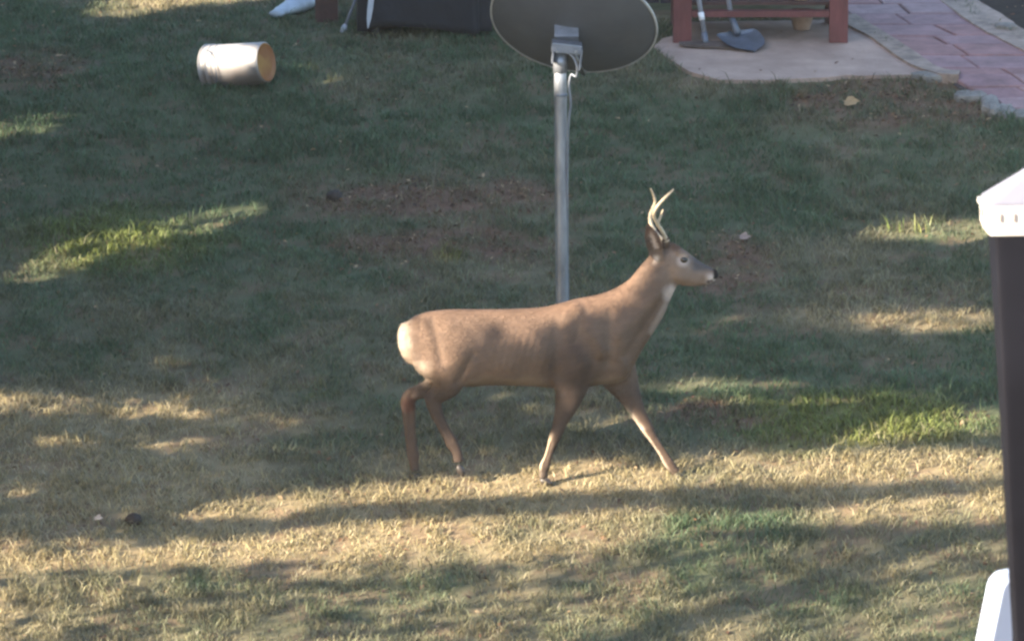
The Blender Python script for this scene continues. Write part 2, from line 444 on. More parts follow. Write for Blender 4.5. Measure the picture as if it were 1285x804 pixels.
# ------------------------------------------------------------------ tall weed tuft by the lit patch
def tuft(px, py, n, h, rgb, label, seed, spread=.05):
    g = G(px, py); r = np.random.default_rng(seed); bm = bmesh.new()
    for k in range(n):
        a = r.uniform(0, 6.28); l = r.uniform(.15, .7); hh = h * r.uniform(.5, 1)
        bx, by = r.uniform(-spread, spread), r.uniform(-spread, spread) * .5
        pts = []
        for t in np.linspace(0, 1, 5):
            pts.append((bx + math.cos(a) * l * hh * t * t, by + .6 * math.sin(a) * l * hh * t * t, hh * t * (1 - .2 * t * l)))
        wv = Vector((math.cos(a + 1.57), math.sin(a + 1.57), 0)) * .0035
        prev = None
        for i, p in enumerate(pts):
            p = Vector(p); s = (1 - i / 4) ** .6
            cur = (bm.verts.new(p - wv * s), bm.verts.new(p + wv * s + Vector((0, .001, 0))))
            if prev: bm.faces.new((prev[0], prev[1], cur[1], cur[0]))
            prev = cur
    o = bm_obj('grass_tuft', bm, mat('tuft_%d' % seed, rgb, .5, .3, 20), label=label, cat='grass tuft', group='taller grass tufts')
    o.location = (g.x, g.y, g.z)
tuft(1122, 292, 9, .15, (.17, .22, .06), 'tall green grass tuft left end of the golden patch near white capped post', 1)
tuft(1158, 292, 8, .12, (.22, .24, .08), 'leaning yellow green grass tuft nearer the white capped post', 2)
tuft(1038, 585, 8, .10, (.34, .28, .17), 'dry straw tuft standing in the sunlit band right of the deer', 3, .07)
tuft(770, 588, 9, .10, (.36, .29, .18), 'dry straw tuft between the two front legs of the deer', 4, .07)
tuft(112, 552, 5, .10, (.32, .28, .17), 'single thin straw tuft on the left edge of lawn', 5, .03)

# ------------------------------------------------------------------ concrete patio and paver path
def slab(name, poly, mat_, top, depth, kind='structure', jit=0):
    bm = bmesh.new()
    # refine outline
    pts = []
    n = len(poly)
    for i in range(n):
        a = Vector((*poly[i], 0)); b = Vector((*poly[(i + 1) % n], 0)); k = max(1, int((b - a).length / .08))
        for j in range(k):
            p = a.lerp(b, j / k); q = float(fbm(p.x, p.y, 8, 4)) - .5
            pts.append((p.x + q * jit, p.y + q * jit))
    tv = [bm.verts.new((x, y, T(x, y) + top)) for x, y in pts]
    bv = [bm.verts.new((x, y, T(x, y) + top - depth)) for x, y in pts]
    f = bm.faces.new(tv); m = len(pts)
    for i in range(m): bm.faces.new((tv[i], bv[i], bv[(i + 1) % m], tv[(i + 1) % m]))
    es = list(f.edges)
    bmesh.ops.triangulate(bm, faces=[f])
    return bm_obj(name, bm, mat_, kind=kind)
slab('patio_slab', PATIO, M_conc, .022, .12, jit=.04)
paver_bed = slab('path', PATH, M_mortar, .008, .06)

def edge_strip(name, pxs, wpx, top, label):
    pts = spline([(g.x, g.y) for g in (G(*p) for p in pxs)], 6); bm = bmesh.new(); prev = None
    for i, p in enumerate(pts):
        d = pts[min(i + 1, len(pts) - 1)] - pts[max(i - 1, 0)]; d = d / np.linalg.norm(d); nrm = np.array([-d[1], d[0]])
        wv = wpx * (.8 + .5 * float(fbm(p[0], p[1], 5)))
        a = p - nrm * wv; b = p + nrm * wv
        zt = max(T(*a), T(*b)) + top
        cur = [bm.verts.new((a[0], a[1], zt - .06)), bm.verts.new((a[0], a[1], zt)), bm.verts.new((b[0], b[1], zt + .004)), bm.verts.new((b[0], b[1], zt - .06))]
        if prev:
            for k in range(3): bm.faces.new((prev[k], prev[k + 1], cur[k + 1], cur[k]))
        prev = cur
    return bm_obj(name, bm, M_edge, kind='structure')
edge_strip('path_edging', [(1062, 26), (1078, 38), (1106, 54), (1132, 72), (1160, 90), (1185, 99), (1204, 101)], .055, .034, '')
edge_strip('path_edging', [(1182, -12), (1205, 8), (1232, 26), (1262, 46), (1300, 66), (1360, 92)], .10, .030, '')

# pavers in courses across the path
def xr(poly, y):
    out = []
    n = len(poly)
    for i in range(n):
        (x1, y1), (x2, y2) = poly[i], poly[(i + 1) % n]
        if (y1 > y) != (y2 > y): out.append(x1 + (x2 - x1) * (y - y1) / (y2 - y1))
    return (min(out), max(out)) if len(out) >= 2 else None
ymin = min(p[1] for p in PATH) + .02; ymax = max(p[1] for p in PATH) - .02
yy = ymin; row = 0; pr = random.Random(3)
while yy < ymax:
    dep = pr.uniform(.15, .19) if yy < 5.6 else pr.uniform(.24, .32)
    y1 = min(yy + dep, ymax)
    a, b = xr(PATH, yy + .004), xr(PATH, y1 - .004)
    if a and b:
        L0, R0, L1, R1 = a[0] + .015, a[1] - .015, b[0] + .015, b[1] - .015
        wmean = ((R0 - L0) + (R1 - L1)) / 2
        cuts = [0]; off = pr.uniform(.2, .42)
        while off < wmean - .12: cuts.append(off / wmean); off += pr.uniform(.34, .5)
        cuts.append(1)
        for u, v in zip(cuts[:-1], cuts[1:]):
            g = .006
            q = []
            for (uu, yv, l, r_) in ((u, yy + g, L0, R0), (v, yy + g, L0, R0), (v, y1 - g, L1, R1), (u, y1 - g, L1, R1)):
                xx = l + (r_ - l) * uu + (g if uu == u else -g); q.append((xx, yv))
            dz = pr.uniform(-.004, .006)
            tv = [(x, y, T(x, y) + .022 + dz + pr.uniform(-.002, .002)) for x, y in q]
            cx = sum(p[0] for p in q) / 4; cy = sum(p[1] for p in q) / 4
            top = [(cx + (x - cx) * .955, cy + (y - cy) * .955, z) for x, y, z in tv]
            mid = [(x, y, z - .006) for x, y, z in tv]; bot = [(x, y, z - .05) for x, y, z in tv]
            vs = bot + mid + top
            fs = [(8, 9, 10, 11)]
            for k in range(4):
                n = (k + 1) % 4; fs += [(k, n, 4 + n, 4 + k), (4 + k, 4 + n, 8 + n, 8 + k)]
            mesh_obj('paver', vs, fs, M_pav[pr.choices([0, 1, 2], [4, 3, 3])[0]], parent=paver_bed)
    yy = y1; row += 1

# loose flagstones at the foot of the path
def stone(px, py, wpx, hpx, label, seed, tall=.03):
    g = G(px, py); sc = FPX / 34.8; rx = wpx / 2 / sc; ry = hpx / 2 / sc / .36
    r = np.random.default_rng(seed); n = 14; bm = bmesh.new(); rings = []
    rad = [1 + r.uniform(-.18, .18) for _ in range(n)]
    for (k, z) in ((1.0, -.03), (1.03, tall * .5), (.93, tall), (.6, tall * 1.12)):
        rings.append([Vector((rx * k * rad[i] * math.cos(6.283 * i / n), ry * k * rad[i] * math.sin(6.283 * i / n), z + r.uniform(-.003, .003))) for i in range(n)])
    loft(bm, rings)
    o = bm_obj('flagstone', bm, M_stone, label=label, cat='stone', group='loose stones edging the path')
    o.location = g; o.rotation_euler.x = R(8)
stone(1168, 99, 52, 10, 'flat pale stone at right tip of the concrete slab', 1)
stone(1217, 124, 48, 11, 'long flat stone lying on the grass just below the path edge', 2)
stone(1243, 138, 26, 24, 'rounded grey stone beside the long flat stone', 3, .045)
stone(1262, 143, 22, 18, 'squarish grey stone between rounded stone and the pavers', 4, .03)
stone(1283, 150, 26, 14, 'pale stone at the bottom corner of the paver path', 5, .04)
stone(1262, 42, 30, 8, 'small pale stone on the dark soil behind the path border', 6, .05)

# ------------------------------------------------------------------ satellite dish on its pole
def dish():
    base = G(706, 432); yb = base.y
    root = empty('satellite_dish', base, label='grey satellite dish seen from behind on a galvanised pole', cat='satellite dish')
    M0 = root.matrix_world.copy()
    def loc(v): return Vector(v) - base
    top = P(703, 66, yb)
    bm = bmesh.new(); lean = P(706, 400, yb)
    pts = [Vector((lean.x + (top.x - lean.x) * t, yb, base.z - .15 + (top.z - base.z + .15) * t)) - base for t in np.linspace(0, 1, 12)]
    tube(bm, pts, .0315, 20)
    bm_obj('pole', bm, M_galv, root, True)
    # slight collar where the two tube lengths join
    bm = bmesh.new(); cz = P(704, 119, yb)
    tube(bm, [loc((cz.x, yb, cz.z - .006)), loc((cz.x, yb, cz.z + .006))], .0335, 20); bm_obj('collar', bm, M_bracket, root, True)
    # mount bracket
    bk = bmesh.new()
    c = P(711, 63, yb - .03)
    rot = Matrix.Rotation(R(7), 3, 'Y')
    box(bk, loc((c.x, yb, c.z + .01)), (.15, .13, .05), rot, .008)
    box(bk, loc((c.x - .068, yb - .02, c.z - .03)), (.008, .12, .06), rot, .002)
    box(bk, loc((c.x + .068, yb - .02, c.z - .045)), (.010, .12, .10), rot, .002)
    bm_obj('mount_bracket', bk, M_bracket, root)
    for sx in (-1, 1):
        bb = bmesh.new(); tube(bb, [loc((c.x + sx * .045, yb - .086, c.z - .0)), loc((c.x + sx * .045, yb - .066, c.z - .0))], .008, 8)
        bm_obj('bolt', bb, M_galv, root)
    # cap of the pole
    bm = bmesh.new(); tube(bm, [loc((top.x, yb, top.z - .10)), loc((top.x, yb, top.z - .0))], .035, 20); bm_obj('clamp', bm, M_galv, root, True)
    # reflector: paraboloid shell, hollow side up and away from the camera
    n = Vector((.15, .72, .69)).normalized(); cen = P(720, 27, yb + .16)
    u = n.cross(Vector((0, 0, 1))).normalized(); v = u.cross(n).normalized()
    Rr = .41; dep = .085
    def q(r, t, off=0): return loc(cen + u * (r * math.cos(t)) + v * (r * math.sin(t)) + n * (-dep * (1 - (r / Rr) ** 2) + off))
    bm = bmesh.new(); nn = 72; rs = [.001, .06, .13, .2, .27, .33, .37, .4, .41]
    back = [[q(r, 2 * math.pi * k / nn, 0) for k in range(nn)] for r in rs]
    front = [[q(r, 2 * math.pi * k / nn, .006) for k in range(nn)] for r in rs]
    vr = loft(bm, back + front[::-1], False)
    bm_obj('reflector', bm, M_dish, root, True)
    bm = bmesh.new(); rim = []
    for k in range(nn):
        t = 2 * math.pi * k / nn; o = q(Rr, t, .004); rd = (u * math.cos(t) + v * math.sin(t))
        rim.append([o + rd * .001 - n * .008, o + rd * .009 - n * .006, o + rd * .010 + n * .004, o + rd * .001 + n * .005])
    vv = [[bm.verts.new(p) for p in r] for r in rim]
    for k in range(nn):
        a, b = vv[k], vv[(k + 1) % nn]
        for j in range(4): bm.faces.new((a[j], a[(j + 1) % 4], b[(j + 1) % 4], b[j]))
    bm_obj('rim', bm, M_dishrim, root)
    # back plate between bracket and reflector, feed arm and receiver on the far side
    bm = bmesh.new(); box(bm, loc((c.x + .0, yb + .09, c.z + .06)), (.12, .10, .10), Matrix.Rotation(R(45), 3, 'X'), .006); bm_obj('back_plate', bm, M_bracket, root)
    bm = bmesh.new(); lo = q(.40, -math.pi / 2, .0); foc = lo + n * .42 + v * .20
    tube(bm, [q(.1, -math.pi / 2, -.02), lo - n * .02, foc], .014, 10); bm_obj('feed_arm', bm, M_galv, root, True)
    bm = bmesh.new(); dd = (loc(cen) - foc).normalized(); tube(bm, [foc - dd * .03, foc + dd * .06, foc + dd * .1], [.03, .03, .022], 14); bm_obj('receiver', bm, M_black, root, True)
    # cable looping out of the pole
    bm = bmesh.new()
    cp = [(711, 66, -.05), (719, 72, -.06), (724, 84, -.07), (723, 96, -.06), (717, 94, -.045), (714, 108, -.04), (716, 130, -.036), (713, 160, -.034), (712, 220, -.02), (712, 300, -.01), (713, 400, 0)]
    pts = spline([tuple(loc(P(a, b, yb + d))) for a, b, d in cp], 8); tube(bm, pts, .006, 8); bm_obj('cable', bm, M_bracket, root, True)
dish()

# ------------------------------------------------------------------ bucket lying on its side
def bucket():
    open_c = None
    yb = G(265, 112).y + .10
    base = Vector((P(300, 100, yb).x, yb, T(P(300, 100, yb).x, yb)))
    root = empty('bucket', base, label='white plastic bucket tipped on its side in the grass with sun glow coloured into its tan stained bottom', cat='bucket')
    A = P(263, 86.5, yb + .08); B = P(339, 77.5, yb - .08)      # centre of the open rim and of the bottom
    ax = (B - A).normalized(); L = .36
    B = A + ax * L
    u = ax.cross(Vector((0, 0, 1))).normalized(); v = u.cross(ax).normalized()
    ra, rb = .132, .112
    def ring(t, r, n=48): return [A + ax * (L * t) + u * (r * math.cos(a)) + v * (r * math.sin(a)) - base for a in (2 * math.pi * k / n for k in range(n))]
    m = bpy.data.materials.new('bucket_plastic'); m.use_nodes = True; t = m.node_tree; N = t.nodes; Lk = t.links; b = N['Principled BSDF']
    at = N.new('ShaderNodeAttribute'); at.attribute_name = 'tint'; Lk.new(at.outputs['Color'], b.inputs['Base Color']); b.inputs['Roughness'].default_value = .45
    tr = N.new('ShaderNodeBsdfTranslucent'); Lk.new(at.outputs['Color'], tr.inputs[0]); mx = N.new('ShaderNodeMixShader'); mx.inputs[0].default_value = .35
    Lk.new(b.outputs[0], mx.inputs[1]); Lk.new(tr.outputs[0], mx.inputs[2]); Lk.new(mx.outputs[0], N['Material Output'].inputs[0])
    prof = [(0.0, ra + .006), (.012, ra + .006), (.014, ra), (.10, ra - .001), (.105, ra + .002), (.118, ra + .002), (.122, ra - .003), (.20, ra - .005), (.205, ra - .002), (.214, ra - .002), (.218, ra - .006)]
    prof += [(t_, ra - .006 - (ra - .006 - rb) * (t_ - .22) / .78) for t_ in np.linspace(.25, .985, 22)] + [(1.0, rb - .006)]
    bm = bmesh.new()
    rings = [ring(t_, r_) for t_, r_ in prof]
    vr = loft(bm, rings, False)
    inner = [ring(t_, r_ - .005) for t_, r_ in [(0.0, ra), (.1, ra - .001), (.5, (ra + rb) / 2), (.97, rb)]]
    vi = loft(bm, inner, False)
    n = 48
    for k in range(n): bm.faces.new((vr[0][k], vi[0][k], vi[0][(k + 1) % n], vr[0][(k + 1) % n]))
    body = bm_obj('wall', bm, m, root, True)
    bm = bmesh.new(); rg = [ring(1.0, rb - .006), ring(1.004, rb - .010), ring(.992, rb - .016), ring(.990, .07), ring(.990, .03)]
    loft(bm, rg, False); c = bm.verts.new(A + ax * L * .99 - base); bm.verts.ensure_lookup_table()
    last = list(bm.verts)[-49:-1]
    for k in range(48): bm.faces.new((last[k], last[(k + 1) % 48], c))
    bot = bm_obj('bottom', bm, m, root, True)
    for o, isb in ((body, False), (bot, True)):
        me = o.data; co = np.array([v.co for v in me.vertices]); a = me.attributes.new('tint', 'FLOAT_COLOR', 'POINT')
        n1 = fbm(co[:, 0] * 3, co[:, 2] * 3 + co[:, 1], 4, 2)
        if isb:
            cc = np.array([.34, .13, .045]) + (np.array([.46, .24, .07]) - np.array([.34, .13, .045])) * smooth(.35, .65, n1)[:, None]  # tan stain, made orange for sun glowing through the plastic
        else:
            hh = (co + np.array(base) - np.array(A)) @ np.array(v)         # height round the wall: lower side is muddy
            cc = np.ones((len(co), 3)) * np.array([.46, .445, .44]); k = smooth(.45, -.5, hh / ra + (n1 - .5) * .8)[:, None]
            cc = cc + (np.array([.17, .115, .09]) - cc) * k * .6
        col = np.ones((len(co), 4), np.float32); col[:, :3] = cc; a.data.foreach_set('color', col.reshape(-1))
    # bail handle swung along the side
    bm = bmesh.new(); cam_side = -u if (-u).y < u.y else u
    pts = []
    for t_ in np.linspace(0, math.pi, 30):
        sx = math.cos(t_); drop = math.sin(t_)
        ang = R(62) * 1
        pv = A + ax * (.03 + .085 * drop) + v * ((ra + .009) * (.82 * math.cos(t_) + .0)) + cam_side * ((ra + .009) * math.sqrt(max(0, 1 - (.82 * math.cos(t_)) ** 2)))
        pts.append(pv - base)
    tube(bm, pts[:22], .0028, 8); bm_obj('handle', bm, M_steel, root, True)
bucket()

# ------------------------------------------------------------------ red wooden bench on the slab
def wood(name, p0, p1, s, m, parent, base):
    """beam with its long side from p0 to p1, s = the two cross sizes"""
    p0, p1 = Vector(p0), Vector(p1); d = p1 - p0; bm = bmesh.new()
    z = d.normalized(); x = (Vector((0, 1, 0)) if abs(z.y) < .9 else Vector((0, 0, 1))).cross(z).normalized(); y = z.cross(x)
    rot = Matrix((x, y, z)).transposed()
    box(bm, (p0 + p1) / 2 - base, (s[0], s[1], d.length), rot, .004)
    return bm_obj(name, bm, m, parent)
def red_bench():
    yf = G(855, 53).y - .10
    xl = P(856, 50, yf).x; xr_ = P(1052, 45, yf).x; zt = T(0, yf) + .022
    base = Vector((xl, yf, zt)); yb = yf + .5
    root = empty('wooden_bench', base, label='red stained wooden bench standing on the concrete slab behind two shovels', cat='bench')
    for x in (xl, xr_):
        for y in (yf, yb):
            wood('leg', (x, y, zt + (T(0, y) - T(0, yf))), (x, y, zt + .80), (.105, .07), M_red if y == yf else M_brown, root, base)
    zr = P(900, 17, yf).z
    wood('rail', (xl + .054, yf - .0, zr), (xr_ - .054, yf - .0, zr), (.035, .075), M_red, root, base)
    wood('rail', (xl + .054, yb, zr), (xr_ - .054, yb, zr), (.035, .075), M_brown, root, base)
    for x in (xl, xr_): wood('side_rail', (x, yf + .036, zr), (x, yb - .036, zr), (.075, .03), M_brown, root, base)
    for k in range(4):
        y = yf + .075 + k * .117
        wood('shelf_slat', (xl + .01, y, zr + .052), (xr_ - .01, y, zr + .052), (.02, .10), M_brown, root, base)
    for k in range(5):
        y = yf - .02 + k * .135
        wood('seat_slat', (xl - .08, y, zt + .815), (xr_ + .08, y, zt + .815), (.028, .12), M_red, root, base)
    return yf, yb, zr, zt, xl, xr_
yf, yb_, zr, zt, xl, xrr = red_bench()

# clay pot under the bench, and a paper-brown bag on its lower shelf
def pot(px, y, z, r, h, label, m):
    bm = bmesh.new(); x = P(px, 20, y).x
    prof = [(0, .6), (.02, .62), (.75, .92), (.76, 1.0), (1.0, 1.03), (1.0, .9), (.8, .86), (.78, .1)]
    loft(bm, [[Vector((r * k * math.cos(a), r * k * math.sin(a), h * t)) for a in (2 * math.pi * i / 24 for i in range(24))] for t, k in prof])
    o = bm_obj('plant_pot', bm, m, label=label, cat='pot', smooth_=False); o.location = (x, y, z)
pot(1006, yf + .28, T(0, yf + .28) + .035, .075, .11, 'pale clay pot on the slab under the red bench near its right leg', M_clay)
pot(1005, yf + .12, zr + .064, .085, .16, 'tan plant pot on the lower shelf of the red bench', mat('tan_clay', (.42, .32, .18), .85, .25, 12))

# dark boarded wall behind the bench
def back_wall():
    x0 = P(596, 10, 7.45).x; x1 = P(1036, 10, 7.45).x; y = 7.48; z0 = T(0, y) - .05
    base = Vector((x0, y, z0)); root = empty('board_wall', base, label='dark stained board wall standing behind the dish and the red bench', cat='wall')
    k = 0; x = x0
    while x < x1 - .02:
        wd = min(.135, x1 - x); wood('board', (x + wd / 2, y + random.uniform(-.004, .004), z0), (x + wd / 2, y, z0 + 1.5), (wd - .008, .024), M_wall, root, base); x += wd
    wood('rail', (x0, y + .05, z0 + .4), (x1, y + .05, z0 + .4), (.08, .05), M_wall, root, base)
back_wall()

# shovels leaning on the bench rail
def shovel():
    yb = yf - .14
    tg = G(947, 64).y - .16; tip = P(947, 64, tg); st = P(923, 40, tg + .24)
    top = P(905, -60, tg + .42); base = Vector((tip.x, tip.y, T(tip.x, tip.y) + .022))
    root = empty('shovel', base, label='shovel with broad grey blade on the slab leaning on the red bench', cat='shovel')
    blade_dir = (tip - st).normalized(); sd2 = (P(962, 47, tg + .1) - P(904, 45, tg + .1)).normalized(); sd2 = (sd2 - blade_dir * sd2.dot(blade_dir)).normalized()
    n2 = sd2.cross(blade_dir); n2 = n2 if n2.z > 0 else -n2; BL = (tip - st).length; bm = bmesh.new(); rows = []
    for t, wv in [(-.18, .016), (-.06, .022), (-.01, .05), (.0, .112), (.06, .122), (.3, .124), (.55, .115), (.75, .09), (.9, .05), (1.0, .008)]:
        row = []
        for k in np.linspace(-1, 1, 9):
            row.append(st + blade_dir * (t * BL) + sd2 * (wv * k) - n2 * (.026 * (1 - k * k) * (1 - .5 * max(t, 0))) - base)
        rows.append(row)
    for off in (0, .003):
        vv = [[bm.verts.new(p + n2 * off) for p in r] for r in rows]
        for a, b in zip(vv[:-1], vv[1:]):
            for i in range(8): bm.faces.new((a[i], a[i + 1], b[i + 1], b[i]))
    bm_obj('blade', bm, M_steel, root, True)
    bm = bmesh.new(); s0 = st + blade_dir * .03; s1 = P(917, 20, tg + .29); tube(bm, [s0 - base, s1 - base], [.022, .018], 12); bm_obj('socket', bm, M_steel, root, True)
    bm = bmesh.new(); tube(bm, [s1 - base, top - base + (top - s1) * 1.0], .015, 12); bm_obj('handle', bm, M_wood_h, root, True)
shovel()
def hoe():
    yb = yf - .14
    foot = P(886, 57, yb); grip = P(877, 0, yf - .07); base = Vector((foot.x, yb, T(foot.x, yb) + .035))
    root = empty('hoe', base, label='long handled hoe leaning on the bench left of the shovel with rusty blade', cat='hoe')
    mid = foot.lerp(grip, .28)
    bm = bmesh.new(); tube(bm, [mid - base, grip + (grip - mid) * 1.8 - base], .014, 12); bm_obj('handle', bm, M_wood_h, root, True)
    bm = bmesh.new(); w1 = foot.lerp(grip, .55); w2 = foot.lerp(grip, .72); tube(bm, [w1 - base, w2 - base], [.0165, .0175], 12); bm_obj('ferrule_tape', bm, M_whitepl, root, True)
    bm = bmesh.new(); tube(bm, [foot - base + Vector((0, 0, .01)), foot.lerp(grip, .12) - base, mid - base], [.020, .018, .018], 12); bm_obj('socket', bm, M_steel, root, True)
    # broad blade on the slab
    q = [P(852, 58, yb - .02), P(884, 61, yb - .06), P(940, 63, yb - .08), P(915, 54, yb), P(884, 54, yb + .02), P(852, 55, yb + .02)]
    bm = bmesh.new(); tv = [bm.verts.new(Vector((p.x, p.y, max(p.z, T(p.x, p.y) + .022) + .012)) - base) for p in q]; bv = [bm.verts.new(v.co - Vector((0, 0, .01))) for v in tv]
    bm.faces.new(tv); bm.faces.new(bv[::-1])
    for i in range(len(q)): j = (i + 1) % len(q); bm.faces.new((tv[i], bv[i], bv[j], tv[j]))
    bm_obj('blade', bm, M_rust, root)
hoe()

# ------------------------------------------------------------------ covered grill, post, strap, rod, drain pipe at upper left
def grill():
    yb = G(530, 48).y + .22; cx = P(533, 0, yb).x; z0 = T(cx, yb)
    base = Vector((cx, yb, z0)); root = empty('covered_grill', base, label='black cloth covered grill standing on the grass left of the dish', cat='grill')
    bm = bmesh.new(); rings = []; n = 96; hw = .355; hd = .24
    for zi, zz in enumerate(np.linspace(0, 1, 26)):
        k = 1.0 + .06 * (1 - zz); top = (max(0, zz - .8) / .2); s = k * math.sqrt(max(.0, 1 - top ** 2.2 * .96))
        r = []
        for i in range(n):
            a = 2 * math.pi * i / n; ca, sa = math.cos(a), math.sin(a)
            e = .45; x = math.copysign(abs(ca) ** e, ca) * hw; y = math.copysign(abs(sa) ** e, sa) * hd
            f = 1 + (.05 * (1 - zz) + .015) * math.sin(a * 9 + 2 * math.sin(a * 2) + zz * 1.5) + .03 * (float(fbm(a * 2 + 7, zz * 3, 1)) - .5)
            lift = .05 * max(0, math.sin(a * 3 + 1)) * (1 - zz) ** 3
            r.append(Vector((x * s * f, y * s * f, .92 * zz + lift + .02)))
        rings.append(r)
    loft(bm, rings); bm_obj('cover', bm, M_cover, root, True)
    for sx in (-.28, .28):
        for sy in (-.17, .17):
            b2 = bmesh.new(); tube(b2, [(sx, sy, -.02), (sx, sy, .12)], .03, 10); bm_obj('leg', b2, M_black, root)
    # loose pale strap hanging down the left front corner
    bm = bmesh.new(); pr = None
    for t in np.linspace(0, 1, 9):
        p = P(464 + 3 * math.sin(t * 4), -60 + 96 * t, yb - .29) - base; ww = .016 * (1 if t < .8 else (1 - t) * 5 + .15)
        cur = [bm.verts.new(p + Vector((s * ww, d, 0))) for s, d in ((-1, 0), (1, 0), (1, .004), (-1, .004))]
        if pr:
            for k in range(4): bm.faces.new((pr[k], pr[(k + 1) % 4], cur[(k + 1) % 4], cur[k]))
        pr = cur
    bm_obj('strap', bm, M_strap, root)
grill()
def rod():
    yb = G(430, 41).y; foot = P(430, 40, yb); top = P(462, -40, yb + .22); base = Vector((foot.x, yb, T(foot.x, yb)))
    root = empty('garden_stake', base, label='thin dark garden stake with white foot leaning left of the covered grill', cat='stake')
    bm = bmesh.new(); tube(bm, [foot - base, top - base], .008, 10); bm_obj('shaft', bm, M_bracket, root, True)
    bm = bmesh.new(); d = (top - foot).normalized(); tube(bm, [foot - base - d * .01, foot - base + d * .02, foot - base + d * .045], [.014, .018, .012], 12); bm_obj('foot', bm, M_strap, root, True)
rod()
def left_post():
    yb = G(410, 26).y; x = P(410, 20, yb).x; base = Vector((x, yb, T(x, yb)))
    root = empty('wooden_post', base, label='short dark brown wooden post left of the covered grill', cat='post')
    wood('post_shaft', (x, yb, base.z - .1), (x, yb, base.z + 1.0), (.13, .10), M_brown, root, base)
    wood('post_cap', (x, yb, base.z + 1.0), (x, yb, base.z + 1.03), (.16, .13), M_brown, root, base)
left_post()
def pipe():
    yb = G(360, 26).y; a = P(345, 20, yb); b = P(402, -4, yb + .5); a.z = T(a.x, a.y) + .035; b.z = T(b.x, b.y) + .05
    base = Vector((a.x, a.y, a.z - .035)); bm = bmesh.new(); rings = []
    d = (b - a); s = Vector((d.y, -d.x, 0)).normalized(); up = Vector((0, 0, 1))
    for i, t in enumerate(np.linspace(0, 1, 24)):
        c = a + d * t - base; wv = .04 + .045 * min(1, t * 1.6) + .006 * math.sin(i * 2.1); h = .018 + .03 * min(1, t * 2) + .004 * math.sin(i * 3.3)
        rings.append([c + s * (wv * math.cos(q)) + up * (h * math.sin(q)) for q in (2 * math.pi * k / 16 for k in range(16))])
    loft(bm, rings); o = bm_obj('drain_pipe', bm, M_pale, label='flattened pale plastic drain pipe lying in grass left of the brown post', cat='pipe', smooth_=True); o.location = base
pipe()

# ------------------------------------------------------------------ deck in the foreground with capped post and white chair
DZ = 3.98
def deck():
    y0, y1 = CAM.y - .3, CAM.y + 9.25
    root = empty('deck', (0, y0, 0)); root['kind'] = 'structure'
    root['label'] = 'raised wooden deck below the viewpoint'
    k = 0; y = y0
    V_, F_ = [], []
    bm = bmesh.new()
    while y < y1 - .05:
        box(bm, (0, y + .07 - y0, DZ - .0135), (7, .137, .025)); y += .142
    bm_obj('deck_boards', bm, M_deck, root, kind='stuff')
    for yy_ in (y0 + .2, y0 + 4.6, y1 - .15):
        wood('beam', (-3.4, yy_, DZ - .14), (3.4, yy_, DZ - .14), (.2, .08), M_deck, root, Vector((0, y0, 0)))
        for x in (-3.2, 0, 3.2):
            wood('support_post', (x, yy_, T(x, yy_) - .2), (x, yy_, DZ - .245), (.14, .14), M_deck, root, Vector((0, y0, 0)))
deck()
def cap_post():
    yp = CAM.y + 7.8; cxp = 1322
    def at(px, py): return P(px, py, yp - .034)
    c0 = at(cxp, 293); base = Vector((c0.x, yp, DZ))
    root = empty('capped_post', base, label='tapering charcoal post with white pyramid cap at the right edge', cat='post')
    sc = (at(1400, 300) - at(1300, 300)).x / 100
    def sq(z, h, rd=.12): 
        pts = []
        for a in range(32):
            t = 2 * math.pi * (a + .5) / 32; c, s = math.cos(t), math.sin(t); e = .12
            pts.append(Vector((math.copysign(abs(c) ** e, c) * h, math.copysign(abs(s) ** e, s) * h * .4, z)))
        return pts
    zt0 = c0.z - DZ; z718 = at(cxp, 718).z - DZ; z804 = at(cxp, 804).z - DZ
    bm = bmesh.new()
    loft(bm, [sq(.012, 36 * sc), sq(.10, 33 * sc), sq(z804 * .6, 32 * sc), sq(z804, 39 * sc), sq(z718, 45.5 * sc), sq((z718 + zt0) / 2, 60.5 * sc), sq(zt0, 77 * sc)])
    bm_obj('shaft', bm, M_post, root, True)
    bm = bmesh.new(); loft(bm, [sq(0, 60 * sc), sq(.012, 60 * sc)]); bm_obj('base_plate', bm, M_post, root)
    zb = at(cxp, 258).z - DZ
    bm = bmesh.new(); loft(bm, [sq(zt0 - .002, 83 * sc), sq(zt0 + .006, 86 * sc), sq(zb - .006, 87 * sc), sq(zb - .005, 90 * sc), sq(zb, 90 * sc)])
    bm_obj('cap_band', bm, M_cap, root)
    ap = at(cxp, 196).z - DZ
    bm = bmesh.new(); loft(bm, [sq(zb + .0005, 85 * sc), sq(zb + .004, 85 * sc), sq(zb + (ap - zb) * .55, 40 * sc), sq(ap, 4 * sc)])
    bm_obj('cap_roof', bm, M_roof, root)
    root.rotation_euler.z = R(5); zc = (zt0 + zb) / 2 + .003
    for k in range(-4, 5):
        bm = bmesh.new(); box(bm, (k * 17.5 * sc, -86.6 * .4 * sc, zc), (.0032, .004, .011), None, .0008); bm_obj('slot', bm, M_capslot, root)
    for k in range(-1, 2):
        bm = bmesh.new(); box(bm, (-86.6 * sc, k * 17.5 * .4 * sc, zc), (.004, .0032, .011), None, .0008); bm_obj('slot', bm, M_capslot, root)
cap_post()
